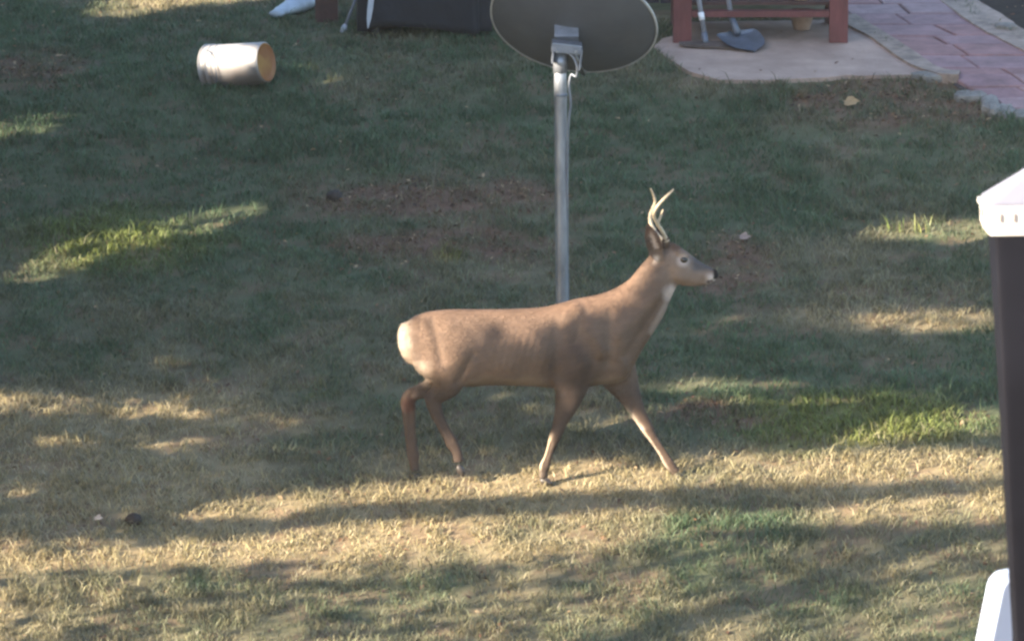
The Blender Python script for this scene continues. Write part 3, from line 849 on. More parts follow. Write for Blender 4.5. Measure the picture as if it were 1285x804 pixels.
def chair():
    yc = CAM.y + 8.45
    tl = P(1246, 718, yc); rz = R(37); base = Vector((tl.x + .236 * math.cos(rz), yc + .236 * math.sin(rz), DZ))
    root = empty('plastic_chair', base, label='white plastic chair with rounded back behind the charcoal post', cat='chair')
    H = tl.z - DZ; W = .235
    root.rotation_euler.z = rz
    # backrest: rounded outline shell, tapering slightly outward going down
    out = []
    def rr(w, h0, h1, r, flare):
        pts = []
        for cx, cz, a0 in ((w - r, h1 - r, 0), (-w + r, h1 - r, 90), (-w + r, h0 + r, 180), (w - r, h0 + r, 270)):
            for a in range(0, 91, 15):
                x = cx + r * math.cos(R(a0 + a)); z = cz + r * math.sin(R(a0 + a)); pts.append((x * (1 + flare * (h1 - z)), z))
        return pts
    o1 = rr(W, .40, H, .018, .18); bm = bmesh.new()
    def ringy(k, y, inset):
        return [Vector((x * (1 - inset / W), y + .06 * (z - H) * -0 - .10 * (1 - (z - .4) / (H - .4)) * -1 , H - (H - z) * 1 - (inset if z > .6 else -inset))) for x, z in o1]
    loft(bm, [ringy(0, .014, .010), ringy(0, .010, .002), ringy(0, 0, 0), ringy(0, -.010, .002), ringy(0, -.014, .010)])
    bm_obj('backrest', bm, M_chair, root, False)
    bm = bmesh.new(); box(bm, (0, .25, .41), (.44, .44, .03), None, .012); bm_obj('seat', bm, M_chair, root)
    for sx in (-1, 1):
        for y, yy_ in ((.05, -.02), (.42, .47)):
            bm = bmesh.new(); tube(bm, [(sx * .21, y, .41), (sx * .25, yy_, 0)], [.024, .018], 12); bm_obj('leg', bm, M_chair, root, True)
chair()

# ------------------------------------------------------------------ THE DEER
Y0 = -.035
def seg_d(px, py, x0, y0, x1, y1):
    dx, dy = x1 - x0, y1 - y0; t = np.clip(((px - x0) * dx + (py - y0) * dy) / (dx * dx + dy * dy), 0, 1)
    return np.hypot(px - x0 - t * dx, py - y0 - t * dy)
def deer_relief(me, co, base, ed, deg):
    """muscle and bone relief of the flank, neck, thigh and joints, moved along the surface normal"""
    n = len(co); nor = np.empty(n * 3, np.float32); me.vertex_normals.foreach_get('vector', nor); nor = nor.reshape(-1, 3).astype(float)
    rel = co - np.array(CAM); dep = rel @ np.array(FW); px = 642.5 + FPX * rel[:, 0] / dep; py = 402 - FPX * (rel @ np.array(UP)) / dep
    side = smooth(.25, .7, np.abs(nor[:, 1])); d = np.zeros(n)
    g = lambda x, y, sx, sy: np.exp(-((px - x) / sx) ** 2 - ((py - y) / sy) ** 2)
    ln = lambda x0, y0, x1, y1, wd: np.exp(-(seg_d(px, py, x0, y0, x1, y1) / wd) ** 2)
    d += -.017 * g(606, 428, 17, 30)                          # hollow before the haunch
    d += -.012 * ln(703, 402, 698, 468, 9) + .006 * ln(714, 395, 722, 440, 8)
    d += .011 * ln(722, 384, 756, 438, 9) - .009 * ln(737, 392, 722, 428, 6)   # shoulder blade spine
    d += -.011 * ln(768, 392, 764, 452, 8)                    # groove before the shoulder
    d += .013 * g(728, 454, 16, 17) - .008 * ln(745, 452, 738, 482, 6) + .008 * g(757, 442, 9, 13)
    d += -.009 * ln(836, 372, 786, 446, 6) + .006 * ln(822, 372, 776, 420, 7)   # jugular groove
    d += .004 * g(796, 372, 16, 14)
    rib = smooth(612, 630, px) * smooth(702, 685, px) * smooth(402, 425, py) * smooth(478, 455, py)
    d += .0009 * rib * np.sin((px + .28 * (py - 440)) * 2 * np.pi / 9.5)
    d += .008 * g(566, 410, 10, 12) - .008 * ln(545, 402, 556, 452, 6) + .008 * g(575, 446, 17, 24) - .008 * ln(596, 446, 575, 480, 6)
    d += .006 * g(528, 404, 8, 8) + .009 * g(540, 462, 12, 14)
    d += -.005 * ln(612, 400, 690, 396, 8)                    # line under the loin
    # tendons and joints of the legs
    d += -.0035 * ln(692, 556, 684, 582, 2.4) - .0035 * ln(514, 514, 516, 566, 2.6) - .003 * ln(548, 516, 566, 552, 2.4) - .003 * ln(822, 550, 838, 576, 2.4)
    d += .004 * g(698, 544, 7, 6) + .004 * g(812, 538, 7, 6) + .004 * g(512, 500, 6, 7) - .006 * ln(522, 486, 516, 496, 3) - .006 * ln(548, 486, 541, 496, 3)
    # face: hollow under the eye, jaw line, lip line
    d += -.004 * ln(868, 332, 884, 340, 4) + .003 * ln(846, 348, 872, 352, 4) - .003 * ln(883, 352, 897, 350, 1.5) + .004 * g(848, 338, 8, 8)
    wob = (fbm(px * .05, py * .05, 1, 3) - .5) * .006 * side * smooth(500, 470, py) * smooth(830, 800, px)
    co += nor * (d * side + wob)[:, None]
    me.vertices.foreach_set('co', (co - np.array(base)).reshape(-1).astype(np.float32)); me.update()
    return nor
def deer():
    base = Vector((P(640, 600, Y0).x, Y0, T(0, Y0)))
    root = empty('deer', base, label='young antlered buck walking right across the lawn with nose forward', cat='deer')
    bm = bmesh.new(); n = 36
    def sect(rows, m=4, kt=.35, pw=.9):
        """rows: top px, top py, bottom px, bottom py, half width, y centre"""
        rr_ = spline(rows, m); rings = []
        for tx, ty, bx, by, hw, yc in rr_:
            A = P(tx, ty, Y0 + yc); B = P(bx, by, Y0 + yc); c = (A + B) / 2; a = (A - B) / 2; ring = []
            for k in range(n):
                t = 2 * math.pi * k / n; ct, st = math.cos(t), math.sin(t)
                w_ = hw * math.copysign(abs(st) ** pw, st) * (1 - kt * max(ct, 0) ** 2) * (1 - .12 * max(-ct, 0) ** 2)
                ring.append(c + a * ct + Vector((0, w_, 0)))
            rings.append(ring)
        loft(bm, rings)
    def limb(rows, m=5, pw=1.0):
        """rows: px, py, radius in photo px, y centre, lateral radius m"""
        rr_ = spline(rows, m); rings = []; C = [P(r_[0], r_[1], Y0 + r_[3]) for r_ in rr_]
        for i, r_ in enumerate(rr_):
            d = (C[min(i + 1, len(C) - 1)] - C[max(i - 1, 0)]); d.y = 0; d.normalize(); a = Vector((d.z, 0, -d.x)) * (r_[2] / 266.5); ring = []
            for k in range(24):
                t = 2 * math.pi * k / 24; ring.append(C[i] + a * math.cos(t) + Vector((0, r_[4] * math.sin(t), 0)))
            rings.append(ring)
        loft(bm, rings)
    def blob(px, py, yc, rx, rz, ry, tilt=0):
        r = bmesh.ops.create_icosphere(bm, subdivisions=3, radius=1.0); c = P(px, py, Y0 + yc)
        bmesh.ops.scale(bm, vec=(rx / 266.5, ry, rz / 266.5), verts=r['verts'])
        bmesh.ops.rotate(bm, cent=(0, 0, 0), matrix=Matrix.Rotation(R(tilt), 3, 'Y'), verts=r['verts'])
        bmesh.ops.translate(bm, vec=c, verts=r['verts'])
    # trunk
    sect([(508, 414, 508, 438, .045, 0), (511, 405, 513, 450, .085, 0), (520, 396, 525, 462, .112, 0), (536, 390.5, 541, 473, .128, 0), (556, 388, 560, 482, .138, 0),
          (582, 387, 584, 485, .142, 0), (612, 387.5, 612, 483, .150, 0), (645, 387, 645, 483, .158, 0), (680, 385, 680, 485, .153, 0), (703, 379.5, 702, 487, .140, 0),
          (724, 373.5, 726, 486, .132, 0), (748, 369, 752, 483, .124, 0), (768, 362, 777, 478, .112, 0), (780, 355, 791, 467, .098, 0)])
    # neck
    sect([(762, 366, 778, 470, .10, 0), (778, 357, 796, 458, .092, 0), (789, 349, 804, 444, .080, 0), (798, 340, 814, 428, .070, 0), (805, 332, 825, 412, .063, 0), (812, 324, 834, 396, .058, 0),
          (818, 317, 840, 380, .054, 0), (824, 313, 846, 366, .050, 0), (832, 312, 850, 358, .046, 0)])
    # head
    sect([(824, 316, 834, 350, .034, 0), (831, 307, 842, 354, .048, 0), (840, 303.5, 850, 356.5, .054, 0), (850, 307, 858, 358.5, .055, 0), (859, 313.5, 866, 359, .049, 0),
          (868, 320.5, 874, 359, .039, 0), (878, 327.5, 881, 358, .031, 0), (887, 333, 888, 357, .027, 0), (894, 336.5, 893, 355, .026, 0), (899.5, 340.5, 897, 352, .021, 0), (902, 344, 900, 349, .012, 0)], kt=.28)
    blob(854, 341, -.030, 15, 13, .026); blob(854, 341, .030, 15, 13, .026)               # cheeks
    blob(857, 319, -.042, 10, 5, .012, 20); blob(857, 319, .042, 10, 5, .012, 20)          # brow ridges
    blob(896, 342, -.014, 5, 5, .010); blob(896, 342, .014, 5, 5, .010)                    # nostrils
    blob(836, 303, -.030, 5, 7, .014); blob(836, 303, .030, 5, 7, .014)                    # pedicles
    # tail lying along the rump
    limb([(510, 404, 7, 0, .028), (507, 418, 8, 0, .035), (508, 434, 8, 0, .034), (513, 450, 6, 0, .024), (517, 459, 2, 0, .008)])
    # hind legs
    limb([(556, 428, 34, -.050, .070), (556, 444, 40, -.076, .064), (560, 462, 35, -.090, .058), (561, 480, 22, -.092, .046), (553, 491, 14.5, -.088, .034), (544, 498, 11, -.083, .025),
          (545, 508, 9.6, -.080, .021), (549, 521, 8.0, -.078, .018), (556, 535, 7.2, -.075, .0165), (563, 547, 7.4, -.072, .018), (567, 555, 8.2, -.070, .019), (573, 566, 6.6, -.068, .017), (576, 579, 6.8, -.067, .019)])
    limb([(556, 430, 32, .050, .065), (560, 450, 34, .078, .060), (560, 470, 26, .080, .050), (548, 483, 15.5, .074, .036), (531, 489, 10.5, .066, .027), (517, 495, 9.5, .060, .024),
          (512, 504, 9.8, .056, .022), (513, 516, 9.0, .052, .020), (514, 535, 7.6, .047, .0165), (516, 555, 7.2, .043, .016), (518.5, 571, 8.0, .040, .018), (519.5, 582, 5.9, .038, .016), (521, 590, 6.4, .036, .019)])
    blob(510, 499, .060, 6, 7, .018); blob(537, 497, -.084, 6, 6, .018)                    # points of the hocks
    # front legs
    limb([(735, 428, 26, -.056, .052), (728, 445, 33, -.080, .056), (720, 468, 28, -.084, .052), (716, 488, 21, -.084, .043), (711, 508, 15, -.080, .034), (704, 527, 9.8, -.076, .025),
          (699, 541, 8.0, -.073, .021), (696, 549, 7.4, -.071, .0195), (692, 560, 5.6, -.066, .015), (687.5, 574, 5.3, -.060, .0145), (683.5, 585, 6.8, -.056, .018), (682, 592, 5.5, -.054, .016), (682, 599, 6.2, -.052, .0185)])
    limb([(760, 430, 28, .062, .050), (770, 455, 29, .070, .052), (780, 476, 23, .072, .044), (789, 494, 15.5, .068, .035), (798, 512, 11, .062, .027), (807, 528, 8.6, .056, .022),
          (813, 538, 7.8, .052, .020), (820, 550, 5.8, .048, .0155), (829, 564, 5.2, .044, .0145), (837, 577, 6.2, .041, .017), (841, 583, 6.4, .040, .017), (845.5, 589, 5.8, .039, .016), (849, 593, 6.2, .038, .018)])
    # muscles that shape the flank
    blob(742, 428, -.078, 28, 38, .050, 20); blob(742, 428, .078, 28, 38, .050, 20)        # shoulder blades
    blob(728, 450, -.090, 24, 28, .044); blob(728, 450, .090, 24, 28, .044)
    blob(775, 455, 0, 20, 24, .085)                                                        # breast
    blob(552, 445, -.082, 36, 34, .052, -10); blob(552, 445, .080, 36, 34, .052, -10)      # haunches
    blob(592, 462, -.088, 18, 20, .045, 25)                                               # stifle
    blob(640, 447, -.060, 60, 34, .098); blob(640, 447, .060, 60, 34, .098)               # barrel
    # ears, cupped leaves standing up and back
    for s in (-1, 1):
        rows = [(829, 327, 0), (825, 317, .25), (821, 305, .55), (817, 293, .8), (813, 281, 1.0)] if s < 0 else [(836, 316, 0), (833, 309, .25), (830, 301, .55), (828, 293, .8), (826, 285, 1.0)]
        wd = [5, 8.8, 9.8, 7.6, 1.4]; rings = []
        rr_ = spline([(a, b, c_, q) for (a, b, c_), q in zip(rows, wd)], 4)
        for a, b, c_, q in rr_:
            C = P(a, b, Y0 + s * (.045 + .045 * c_)); h = q / 266.5; ring = []
            for k in range(20):
                t = 2 * math.pi * k / 20; xx = math.cos(t) * h
                ring.append(C + Vector((xx, s * (.0075 * math.sin(t) - .9 * h * (1 - (xx / h) ** 2) * .45), xx * .25)))
            rings.append(ring)
        loft(bm, rings)
    bmesh.ops.recalc_face_normals(bm, faces=bm.faces)
    me = bpy.data.meshes.new('tmp'); bm.to_mesh(me); bm.free()
    tmp = bpy.data.objects.new('tmp', me); COL.objects.link(tmp)
    r = tmp.modifiers.new('r', 'REMESH'); r.mode = 'VOXEL'; r.voxel_size = .0052; r.use_smooth_shade = True
    s_ = tmp.modifiers.new('s', 'SMOOTH'); s_.factor = .5; s_.iterations = 5
    dg = bpy.context.evaluated_depsgraph_get(); body_me = bpy.data.meshes.new_from_object(tmp.evaluated_get(dg))
    bpy.data.objects.remove(tmp); body_me.name = 'body'
    nv = len(body_me.vertices); co = np.empty(nv * 3, np.float32); body_me.vertices.foreach_get('co', co); co = co.reshape(-1, 3).astype(float)
    # extra smoothing for the heavy trunk only, the head and shanks keep their form
    ne = len(body_me.edges); ed = np.empty(ne * 2, np.int32); body_me.edges.foreach_get('vertices', ed); ed = ed.reshape(-1, 2)
    deg = np.bincount(ed.reshape(-1), minlength=nv).astype(float)
    zz = co[:, 2]; wgt = smooth(.40, .52, zz) * smooth(.78, .68, co[:, 0]) * smooth(1.02, .95, zz) * .8
    for _ in range(60):
        acc = np.zeros_like(co)
        for ax_ in range(3):
            acc[:, ax_] = np.bincount(ed[:, 0], co[ed[:, 1], ax_], nv) + np.bincount(ed[:, 1], co[ed[:, 0], ax_], nv)
        co = co + (acc / deg[:, None] - co) * wgt[:, None]
    loc = co - np.array(base)
    body_me.vertices.foreach_set('co', loc.reshape(-1).astype(np.float32)); body_me.update()
    nor = deer_relief(body_me, co, base, ed, deg)
    loc = co - np.array(base); nor = np.empty(nv * 3, np.float32); body_me.vertex_normals.foreach_get('vector', nor); nor = nor.reshape(-1, 3).astype(float)
    # coat colours: where on the animal a point lies, seen side on
    rel = co - np.array(CAM); fw = np.array(FW); upv = np.array(UP); dep = rel @ fw
    px = 642.5 + FPX * rel[:, 0] / dep; py = 402 - FPX * (rel @ upv) / dep; yy_ = co[:, 1] - Y0
    brown = np.array([.155, .102, .071]); C = np.ones((nv, 3)) * brown
    def mixc(rgb, k): 
        nonlocal C
        C = C + (np.array(rgb) - C) * np.clip(k, 0, 1)[:, None]
    def disc(x, y, r0, r1): return 1 - smooth(r0, r1, np.hypot(px - x, py - y))
    trunk = smooth(520, 540, px) * smooth(815, 780, px)
    mixc((.175, .108, .072), smooth(402, 385, py) * trunk * .5)                            # darker back
    mixc((.30, .235, .185), smooth(-.3, -.95, nor[:, 2]) * smooth(455, 478, py) * smooth(500, 490, py))    # pale belly
    mixc((.38, .32, .26), smooth(524, 504, px) * smooth(470, 440, py) * smooth(392, 405, py))            # rump
    mixc((.32, .25, .19), ((px < 545) & (py > 452) & (py < 486)) * smooth(548, 532, px) * .7)
    mixc((.058, .040, .031), smooth(466, 500, py) * .88)                                   # legs: darker hair, with the shade on them mixed into the colour
    mixc((.12, .078, .054), smooth(480, 500, py) * smooth(.02, .0, np.abs(yy_) - .045) * .5)               # inner legs
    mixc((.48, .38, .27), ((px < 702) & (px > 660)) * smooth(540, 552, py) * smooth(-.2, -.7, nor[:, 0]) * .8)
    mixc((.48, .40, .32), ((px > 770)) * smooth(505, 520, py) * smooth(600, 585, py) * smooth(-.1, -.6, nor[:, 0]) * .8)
    mixc((.07, .030, .020), (disc(513, 508, 6, 13) * (yy_ < .075)) * .9)                  # tarsal gland
    mixc((.06, .045, .035), smooth(583, 592, py) * .8)
    mixc((.058, .037, .028), disc(720, 460, 14, 50) * .75)                                 # shade on elbow and forearm, darkened into the coat
    # head
    head = smooth(838, 848, px) * (py > 296)
    mixc((.19, .140, .110), smooth(815, 845, px) * smooth(300, 320, py) * smooth(380, 350, py))
    mixc((.115, .062, .038), disc(848, 304, 6, 15) * (px > 834))                         # crown
    mixc((.085, .075, .075), smooth(864, 874, px) * smooth(344, 336, py))                # bridge of nose
    mixc((.50, .44, .41), disc(857.5, 326.8, 3, 11) * .7)                             # eye ring
    mixc((.56, .52, .51), smooth(883, 893, px) * smooth(340, 349, py) * .8)              # muzzle band and chin
    mixc((.52, .46, .43), smooth(848, 856, py) * smooth(350, 356, py) * (px > 856) * (px < 890) * .8)
    mixc((.015, .013, .014), smooth(893.5, 896.5, px) * smooth(352, 349, py) * smooth(334, 337, py))              # nose pad
    mixc((.03, .02, .02), disc(889, 353.5, 1.2, 3.5) * .9 + disc(893, 352.5, 1, 3) * .8)  # mouth line
    mixc((.52, .45, .42), disc(842, 367, 3, 14) * smooth(352, 358, py))                            # throat patch
    mixc((.42, .35, .30), smooth(6, 0, seg_d(px, py, 846, 372, 822, 416) - 4) * smooth(360, 372, py) * .6)
    mixc((.60, .50, .42), disc(823, 325, 1.5, 8) * (np.abs(yy_) > .03) * .8)               # ear base tuft
    ear = (py < 312) & (px < 834) & (py > 277)
    mixc((.105, .065, .045), ear * .9); mixc((.46, .36, .30), ear * (1 - smooth(1.5, 4, seg_d(px, py, 825, 312, 817.5, 290))) * .9); mixc((.09, .05, .035), ear * smooth(296, 288, py) * .8)
    nz = fbm(co[:, 0] + co[:, 1], co[:, 2], 14, 3); C = C * (.82 + .36 * nz)[:, None]
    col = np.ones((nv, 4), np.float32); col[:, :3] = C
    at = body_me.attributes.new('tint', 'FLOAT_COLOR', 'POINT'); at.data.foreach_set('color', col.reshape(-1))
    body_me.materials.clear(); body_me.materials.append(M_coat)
    body_me.polygons.foreach_set('use_smooth', np.ones(len(body_me.polygons), bool))
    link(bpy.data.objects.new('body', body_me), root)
    # fur: short hairs combed backwards and down
    body_me.calc_loop_triangles(); nt_ = len(body_me.loop_triangles); tv = np.empty(nt_ * 3, np.int32); body_me.loop_triangles.foreach_get('vertices', tv); tv = tv.reshape(-1, 3)
    A_, B_, C_ = loc[tv[:, 0]], loc[tv[:, 1]], loc[tv[:, 2]]; ar = np.linalg.norm(np.cross(B_ - A_, C_ - A_), axis=1)
    NH = 190000; pick = np.searchsorted(np.cumsum(ar) / ar.sum(), rng.random(NH)); u_ = rng.random((NH, 1)); v_ = rng.random((NH, 1)); fl = (u_ + v_) > 1; u_ = np.where(fl, 1 - u_, u_); v_ = np.where(fl, 1 - v_, v_)
    pt = A_[pick] * (1 - u_ - v_) + B_[pick] * u_ + C_[pick] * v_; vi = tv[pick, 0]; nn = nor[vi]; cc = C[vi]
    hpx, hpy = px[vi], py[vi]
    flow = np.stack([-np.ones(NH), np.zeros(NH), -.55 * np.ones(NH)], -1)
    flow[hpy > 488] = (-.15, 0, -1); flow[(hpx > 780) & (hpx < 846)] = (-.7, 0, -.9); flow[(hpx >= 846)] = (-1, 0, .25)
    flow = flow + rng.normal(0, .18, (NH, 3)); flow = flow - nn * (flow * nn).sum(1, keepdims=True); flow /= np.linalg.norm(flow, axis=1, keepdims=True) + 1e-9
    ln = np.where(hpy > 495, .007, .013); ln = np.where(hpx > 842, .0045, ln); ln = np.where((hpx < 530) & (hpy < 470), .022, ln); ln = ln * rng.uniform(.6, 1.25, NH)
    skip = ((hpx > 894) & (hpy < 352)) | (np.hypot(hpx - 858, hpy - 326) < 6)
    lift = rng.uniform(.08, .28, NH)
    tipd = flow * np.cos(lift)[:, None] + nn * np.sin(lift)[:, None]
    side = np.cross(nn, flow) * (.0009 + .0005 * rng.random((NH, 1)))
    Vh = np.stack([pt - side - nn * .001, pt + side - nn * .001, pt + tipd * ln[:, None]], 1)[~skip]
    ch = (cc * rng.uniform(.9, 1.1, (NH, 1)) * (.75 + .5 * fbm(hpx * .05 - hpy * .03, hpy * .28 + hpx * .08, 1, 8))[:, None])[~skip]; Ch = np.repeat(ch[:, None], 3, 1); Ch[:, 2] *= 1.2
    tris_obj('fur', Vh, 3, [(0, 1, 2)], M_fur, root, colors=np.clip(Ch, 0, 1), kind='stuff')
    # eyes
    for s in (-1, 1):
        b2 = bmesh.new(); r2 = bmesh.ops.create_uvsphere(b2, u_segments=20, v_segments=14, radius=1); bmesh.ops.scale(b2, vec=(.0185, .013, .0145), verts=r2['verts'])
        bmesh.ops.translate(b2, vec=P(858.3, 326, Y0 + s * .0465) - base, verts=r2['verts']); bm_obj('eye', b2, M_eye, root, True)
    # hooves: two toes each
    for px_, py_, yc, ang, tz in ((682.5, 603, -.052, -4, 0), (852, 597.5, .038, 12, 0), (521.5, 597, .036, 0, 0), (577, 587, -.066, 38, 1)):
        b2 = bmesh.new()
        for s in (-1, 1):
            c = P(px_, py_, Y0 + yc + s * .0105) - base
            prof = [(-.022, .022, .0105), (-.008, .026, .0115), (.012, .019, .010)]
            rings = []
            for dz, rx, ry in prof:
                rings.append([Vector((rx * math.cos(t) * (1.0) + (.006 - dz * .6), ry * math.sin(t), dz)) for t in (2 * math.pi * k / 16 for k in range(16))])
            rt = Matrix.Rotation(R(ang), 3, 'Y'); rings = [[c + rt @ p for p in rg] for rg in rings]; loft(b2, rings)
        bm_obj('hoof', b2, M_hoof, root, True)
    # antlers
    def antler(rows, tine=None):
        b2 = bmesh.new(); rr_ = spline(rows, 6)
        pts = [P(a, b, Y0 + c_) - base for a, b, c_, q in rr_]; rad = [q * .88 * (1 + .14 * math.sin(i * 2.3)) for i, (_, _, _, q) in enumerate(rr_)]
        rad[0] *= 1.25; rad[1] *= 1.45; tube(b2, pts, rad, 12)
        if tine:
            rr_ = spline(tine, 5); tube(b2, [P(a, b, Y0 + c_) - base for a, b, c_, q in rr_], [q for *_, q in rr_], 10)
        bm_obj('antler', b2, M_antler, root, True)
    antler([(836.5, 303, -.030, .0125), (832, 292, -.042, .011), (825, 281, -.065, .0105), (820.5, 271, -.085, .010), (823, 262, -.10, .0095), (831, 252, -.10, .0085), (839, 244, -.09, .0075), (845.5, 237.5, -.08, .0045)],
           [(825, 281, -.065, .008), (829, 272, -.062, .006), (832, 263, -.06, .003)])
    antler([(833, 303, .030, .0125), (824, 294, .042, .011), (817.5, 283, .065, .0105), (815.5, 272, .085, .0095), (819, 262, .10, .009), (822, 254, .105, .008), (820.5, 246, .10, .0065), (816.5, 236.5, .09, .0035)])
deer()

# ------------------------------------------------------------------ trees left of the view, whose crowns shade the lawn
LIT = [  # openings in the canopy: where the low sun reaches the lawn (outline seen from the house, how open)
    ([(-60, 714), (0, 706), (300, 676), (420, 655), (700, 642), (820, 636), (1000, 640), (1285, 612), (1340, 605), (1340, 650), (1285, 660), (1100, 655), (900, 668), (760, 690), (560, 705), (330, 704), (120, 716), (-60, 730)], 1),
    ([(225, 652), (300, 624), (470, 606), (620, 596), (700, 580), (860, 570), (1000, 566), (1285, 564), (1340, 564), (1340, 606), (1285, 604), (1080, 610), (900, 614), (760, 620), (600, 628), (420, 638), (330, 652)], 1),
    ([(-60, 494), (60, 494), (200, 500), (330, 516), (460, 528), (450, 546), (250, 530), (100, 524), (-60, 524)], .86),
    ([(30, 550), (200, 545), (380, 554), (430, 570), (200, 568), (60, 568)], .86),
    ([(-60, 612), (0, 604), (90, 606), (60, 620), (-60, 630)], .8),
    ([(870, 530), (930, 512), (1050, 504), (1180, 506), (1285, 514), (1285, 545), (1180, 554), (1050, 564), (960, 554), (880, 545)], 1),
    ([(780, 490), (860, 474), (960, 476), (1060, 490), (1000, 504), (860, 504)], .8),
    ([(1060, 400), (1100, 392), (1180, 388), (1290, 392), (1290, 416), (1180, 418), (1100, 412)], .9),
    ([(850, 396), (930, 392), (960, 412), (930, 428), (860, 422)], .7),
    ([(1075, 292), (1150, 272), (1240, 276), (1300, 280), (1300, 308), (1180, 308), (1095, 304)], 1),
    ([(-10, 352), (60, 318), (150, 292), (250, 264), (330, 252), (345, 264), (240, 304), (120, 336), (20, 364)], .92),
    ([(-60, 168), (0, 154), (60, 144), (98, 146), (66, 168), (-60, 190)], .95),
    ([(100, 22), (140, 0), (240, -14), (380, -30), (380, -4), (240, 12), (160, 26)], 1),
    ([(150, 458), (290, 442), (320, 456), (180, 468)], .75),
    ([(530, 330), (580, 314), (596, 326), (550, 338)], .8),
    ([(90, 150), (120, 138), (155, 142), (120, 158)], .6),
]
LITW = [(gpoly(p), k) for p, k in LIT]
E1 = np.array([-math.sin(SUN_AZ), math.cos(SUN_AZ), 0.0]); E2 = np.cross(np.array(SUN_D), E1)
def sunproj(pts): return [(float(np.dot(q, E1)), float(np.dot(q, E2))) for q in pts]
def hull(pts):
    pts = sorted(set(pts)); 
    def half(ps):
        o = []
        for p in ps:
            while len(o) > 1 and (o[-1][0] - o[-2][0]) * (p[1] - o[-2][1]) - (o[-1][1] - o[-2][1]) * (p[0] - o[-2][0]) <= 0: o.pop()
            o.append(p)
        return o[:-1]
    return half(pts) + half(pts[::-1])
def d3(pts): return sunproj([P(a, b, Y0 + c_) for a, b, c_ in pts])          # outline on the animal's own surface
def d3h(pts, ys_): return hull(sunproj([P(a, b, Y0 + c_) for a, b in pts for c_ in ys_]))
BUCKET_Y = G(265, 112).y + .10
DEERLIT = [
    (hull(sunproj([P(a, b, BUCKET_Y + c_) for a, b in ((262, 66), (266, 96), (334, 60), (334, 84)) for c_ in (-.17, .17)])), 1.0),
    (d3([(500, 372, .0), (600, 366, .0), (700, 360, .0), (745, 352, .0), (780, 335, .0), (800, 312, 0), (822, 300, -.02), (822, 328, -.05), (806, 348, -.07), (790, 374, -.085), (778, 404, -.10), (768, 392, -.12), (752, 386, -.13), (740, 414, -.14),
         (728, 412, -.14), (722, 390, -.13), (700, 394, -.145), (674, 410, -.155), (650, 436, -.155), (636, 444, -.155), (622, 430, -.15), (605, 402, -.14), (596, 432, -.145), (584, 470, -.14), (556, 486, -.12), (520, 470, -.10), (500, 420, -.04)]), 1.0),
    (d3h([(506, 396), (506, 470)], (-.11, .12)), 1.0),
    (d3h([(812, 300), (812, 228), (850, 228), (850, 262)], (-.11, .11)), .95),
    (d3h([(690, 546), (700, 546), (688, 604), (676, 604)], (-.10, -.03)), 1.0),
    (d3h([(786, 512), (806, 512), (848, 594), (836, 600)], (.0, .08)), 1.0),
    (d3h([(502, 484), (530, 478), (512, 530)], (.03, .09)), .7), (d3h([(530, 480), (548, 486), (545, 515)], (-.11, -.06)), .6),
    (d3h([(884, 338), (903, 338), (903, 360), (884, 360)], (-.03, .02)), .7), (d3([(836, 354, -.05), (850, 354, -.05), (848, 384, -.04), (828, 398, -.05)]), .4)]
BODY = [d3h([(508, 400), (600, 386), (700, 384), (770, 368), (790, 470), (700, 487), (600, 490), (540, 475)], (-.15, .13)), d3h([(770, 365), (812, 330), (840, 375), (800, 460)], (-.08, .08)),
        d3h([(812, 305), (850, 303), (900, 336), (900, 356), (850, 362), (820, 330)], (-.06, .06)), d3h([(694, 480), (745, 480), (706, 545), (692, 545)], (-.12, -.05)), d3h([(775, 475), (808, 490), (812, 520), (795, 520)], (.03, .1))]
def open_weight(p):
    """how open the canopy is along the sun's line through each point"""
    d = np.array(SUN_D); x, y, z = p[:, 0].copy(), p[:, 1].copy(), p[:, 2].copy()
    wt = np.zeros(len(p))
    su, sv = p @ E1, p @ E2; body = np.zeros(len(p), bool)
    for poly in BODY: body |= in_poly(poly, su, sv)
    for poly, k in DEERLIT: wt = np.maximum(wt, np.where(in_poly(poly, su, sv), k, 0))
    wb = wt.copy()
    t = np.zeros(len(p)); 
    for _ in range(40):
        gap = (z + d[2] * t) - terrain(x + d[0] * t, y + d[1] * t); t = t + gap / (-d[2] + .066)
    gx, gy = x + d[0] * t, y + d[1] * t
    for poly, k in LITW: wt = np.maximum(wt, np.where(in_poly(poly, gx, gy), k, 0))
    wt = np.where(body, wb, wt)
    near = ~body & (gy < -.70) & (gy > -12); wt = np.maximum(wt, np.where(near, np.where(gy < -1.2, .90, .80), 0))    # thinner crown towards the house
    return wt
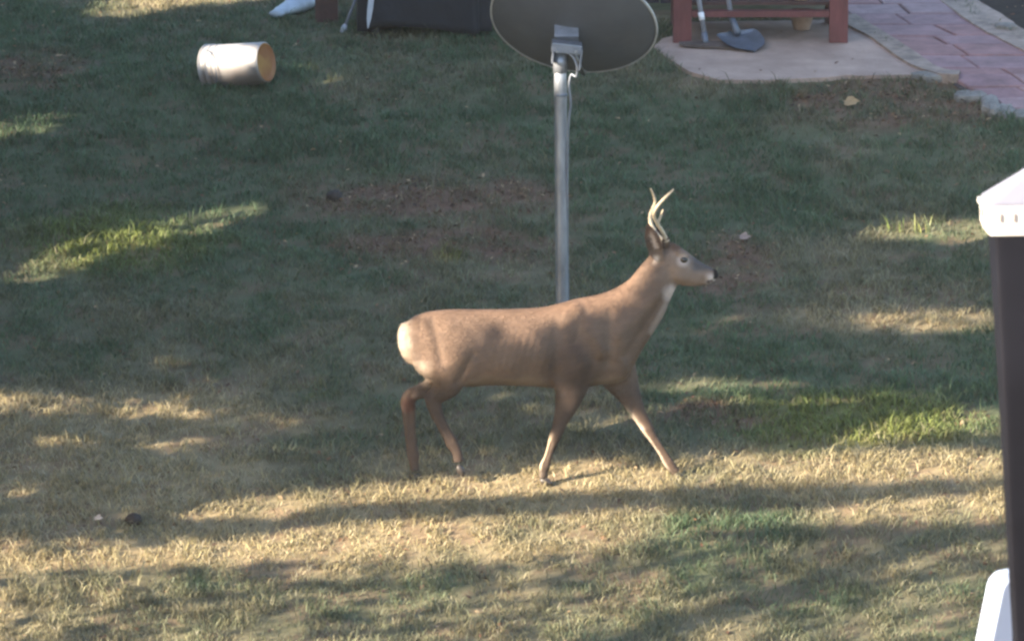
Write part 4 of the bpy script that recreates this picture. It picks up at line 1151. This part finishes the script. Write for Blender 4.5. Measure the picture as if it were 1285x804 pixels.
def tree(x, y, h, rad, seed, label):
    r = np.random.default_rng(seed); best = None          # stem stands where it does not cross the main openings
    for dy in np.linspace(-.9, .9, 9):
        for dx in (0,):
            q = np.array([(x + dx + a, y + dy + b, T(x, y) + c) for a in (-.12, .12) for b in (-.12, 0, .12) for c in np.arange(.5, h * .8, .25)])
            sc_ = open_weight(q).mean() + .02 * abs(dy)
            if best is None or sc_ < best[0]: best = (sc_, dx, dy)
    x += best[1]; y += best[2]; z0 = T(x, y)
    root = empty('shade_tree', (x, y, z0), label=label, cat='tree', group='trees standing left of the lawn')
    bm = bmesh.new(); pts = [(r.uniform(-.05, .05) * k, r.uniform(-.05, .05) * k, h * .85 * k / 8 - (.2 if k == 0 else 0)) for k in range(9)]
    tube(bm, pts, [.16 * (1 - k / 9) ** .8 + .02 for k in range(9)], 12); bm_obj('trunk', bm, M_bark, root, True)
    for k in range(16):
        bm = bmesh.new()
        t = r.uniform(.25, .95); a = r.uniform(0, 6.28); L = rad * (1.1 - .5 * t) * r.uniform(.6, .95); b0 = Vector(pts[int(t * 8)])
        e = b0 + Vector((math.cos(a) * L, math.sin(a) * L, L * r.uniform(.1, .5))); m_ = b0.lerp(e, .5) + Vector((0, 0, .1))
        q = np.array([b0.lerp(m_, t_) for t_ in (.3, .6, .9)] + [m_.lerp(e, t_) for t_ in (.2, .5, .8, 1)]) + np.array([x, y, z0])
        if open_weight(q).max() > .5: bm.free(); continue
        tube(bm, [b0, m_, e], [.035, .02, .008], 7)
        bm_obj('limb', bm, M_bark, root, True)
    N = int(8200 * (rad / 2.2) ** 2 * h / 6)
    a = r.uniform(0, 2 * np.pi, N); t = r.uniform(0, 1, N) ** .9; zz_ = .4 + t * (h - .4)
    prof = rad * np.clip(1.05 * np.sqrt(np.clip(1 - ((t - .42) / .62) ** 2, 0, 1)), .05, 1.1)
    rr_ = prof * np.sqrt(r.random(N)); rr_ *= .75 + .5 * fbm(a * 1.5 + seed, zz_ * 1.2, 1.0)
    ctr = np.stack([rr_ * np.cos(a), rr_ * np.sin(a), zz_], -1)
    # sprays of leaves about each twig end
    K = 4; c2 = (ctr[:, None] + r.normal(0, .07, (N, K, 3))).reshape(-1, 3)
    wt = open_weight(c2 + np.array([x, y, z0])); keep = r.random(len(c2)) > wt; c2 = c2[keep]; M_ = len(c2)
    d1 = r.normal(0, 1, (M_, 3)); d1 /= np.linalg.norm(d1, axis=1, keepdims=True); d2 = np.cross(d1, r.normal(0, 1, (M_, 3))); d2 /= np.linalg.norm(d2, axis=1, keepdims=True)
    L = r.uniform(.05, .085, (M_, 1)); V = np.stack([c2 - d1 * L, c2 - d2 * L * .5, c2 + d1 * L, c2 + d2 * L * .5], 1)
    C = np.repeat((np.array([.06, .095, .03]) * r.uniform(.6, 1.5, (M_, 1)))[:, None], 4, 1)
    tris_obj('crown', V, 4, [(0, 1, 2), (0, 2, 3)], M_leaf, root, colors=C, kind='stuff')
k = 0
for yy_ in np.arange(-14.8, 10, 2.5):
    tree(-7.5 + random.uniform(-.5, .5), yy_ + random.uniform(-.2, .2), random.uniform(7.6, 8.6), 2.3, 100 + k, ['first', 'second', 'third', 'fourth', 'fifth', 'sixth', 'seventh', 'eighth', 'ninth', 'tenth'][k] + ' leafy tree from the house in the row left of the lawn'); k += 1

# ------------------------------------------------------------------ thin haze volume added over the yard for the milky veil of window glass
def haze():
    bm = bmesh.new(); box(bm, (0, 65, 4.0), (330, 320, 14.0))
    m = bpy.data.materials.new('veil_haze'); m.use_nodes = True; t = m.node_tree; t.nodes.clear()
    v = t.nodes.new('ShaderNodeVolumePrincipled'); o = t.nodes.new('ShaderNodeOutputMaterial')
    v.inputs['Color'].default_value = (.9, .93, .95, 1); v.inputs['Density'].default_value = HAZE; v.inputs['Anisotropy'].default_value = .2
    t.links.new(v.outputs[0], o.inputs['Volume'])
    bm_obj('haze', bm, m, kind='stuff')
HAZE = .0004
haze()
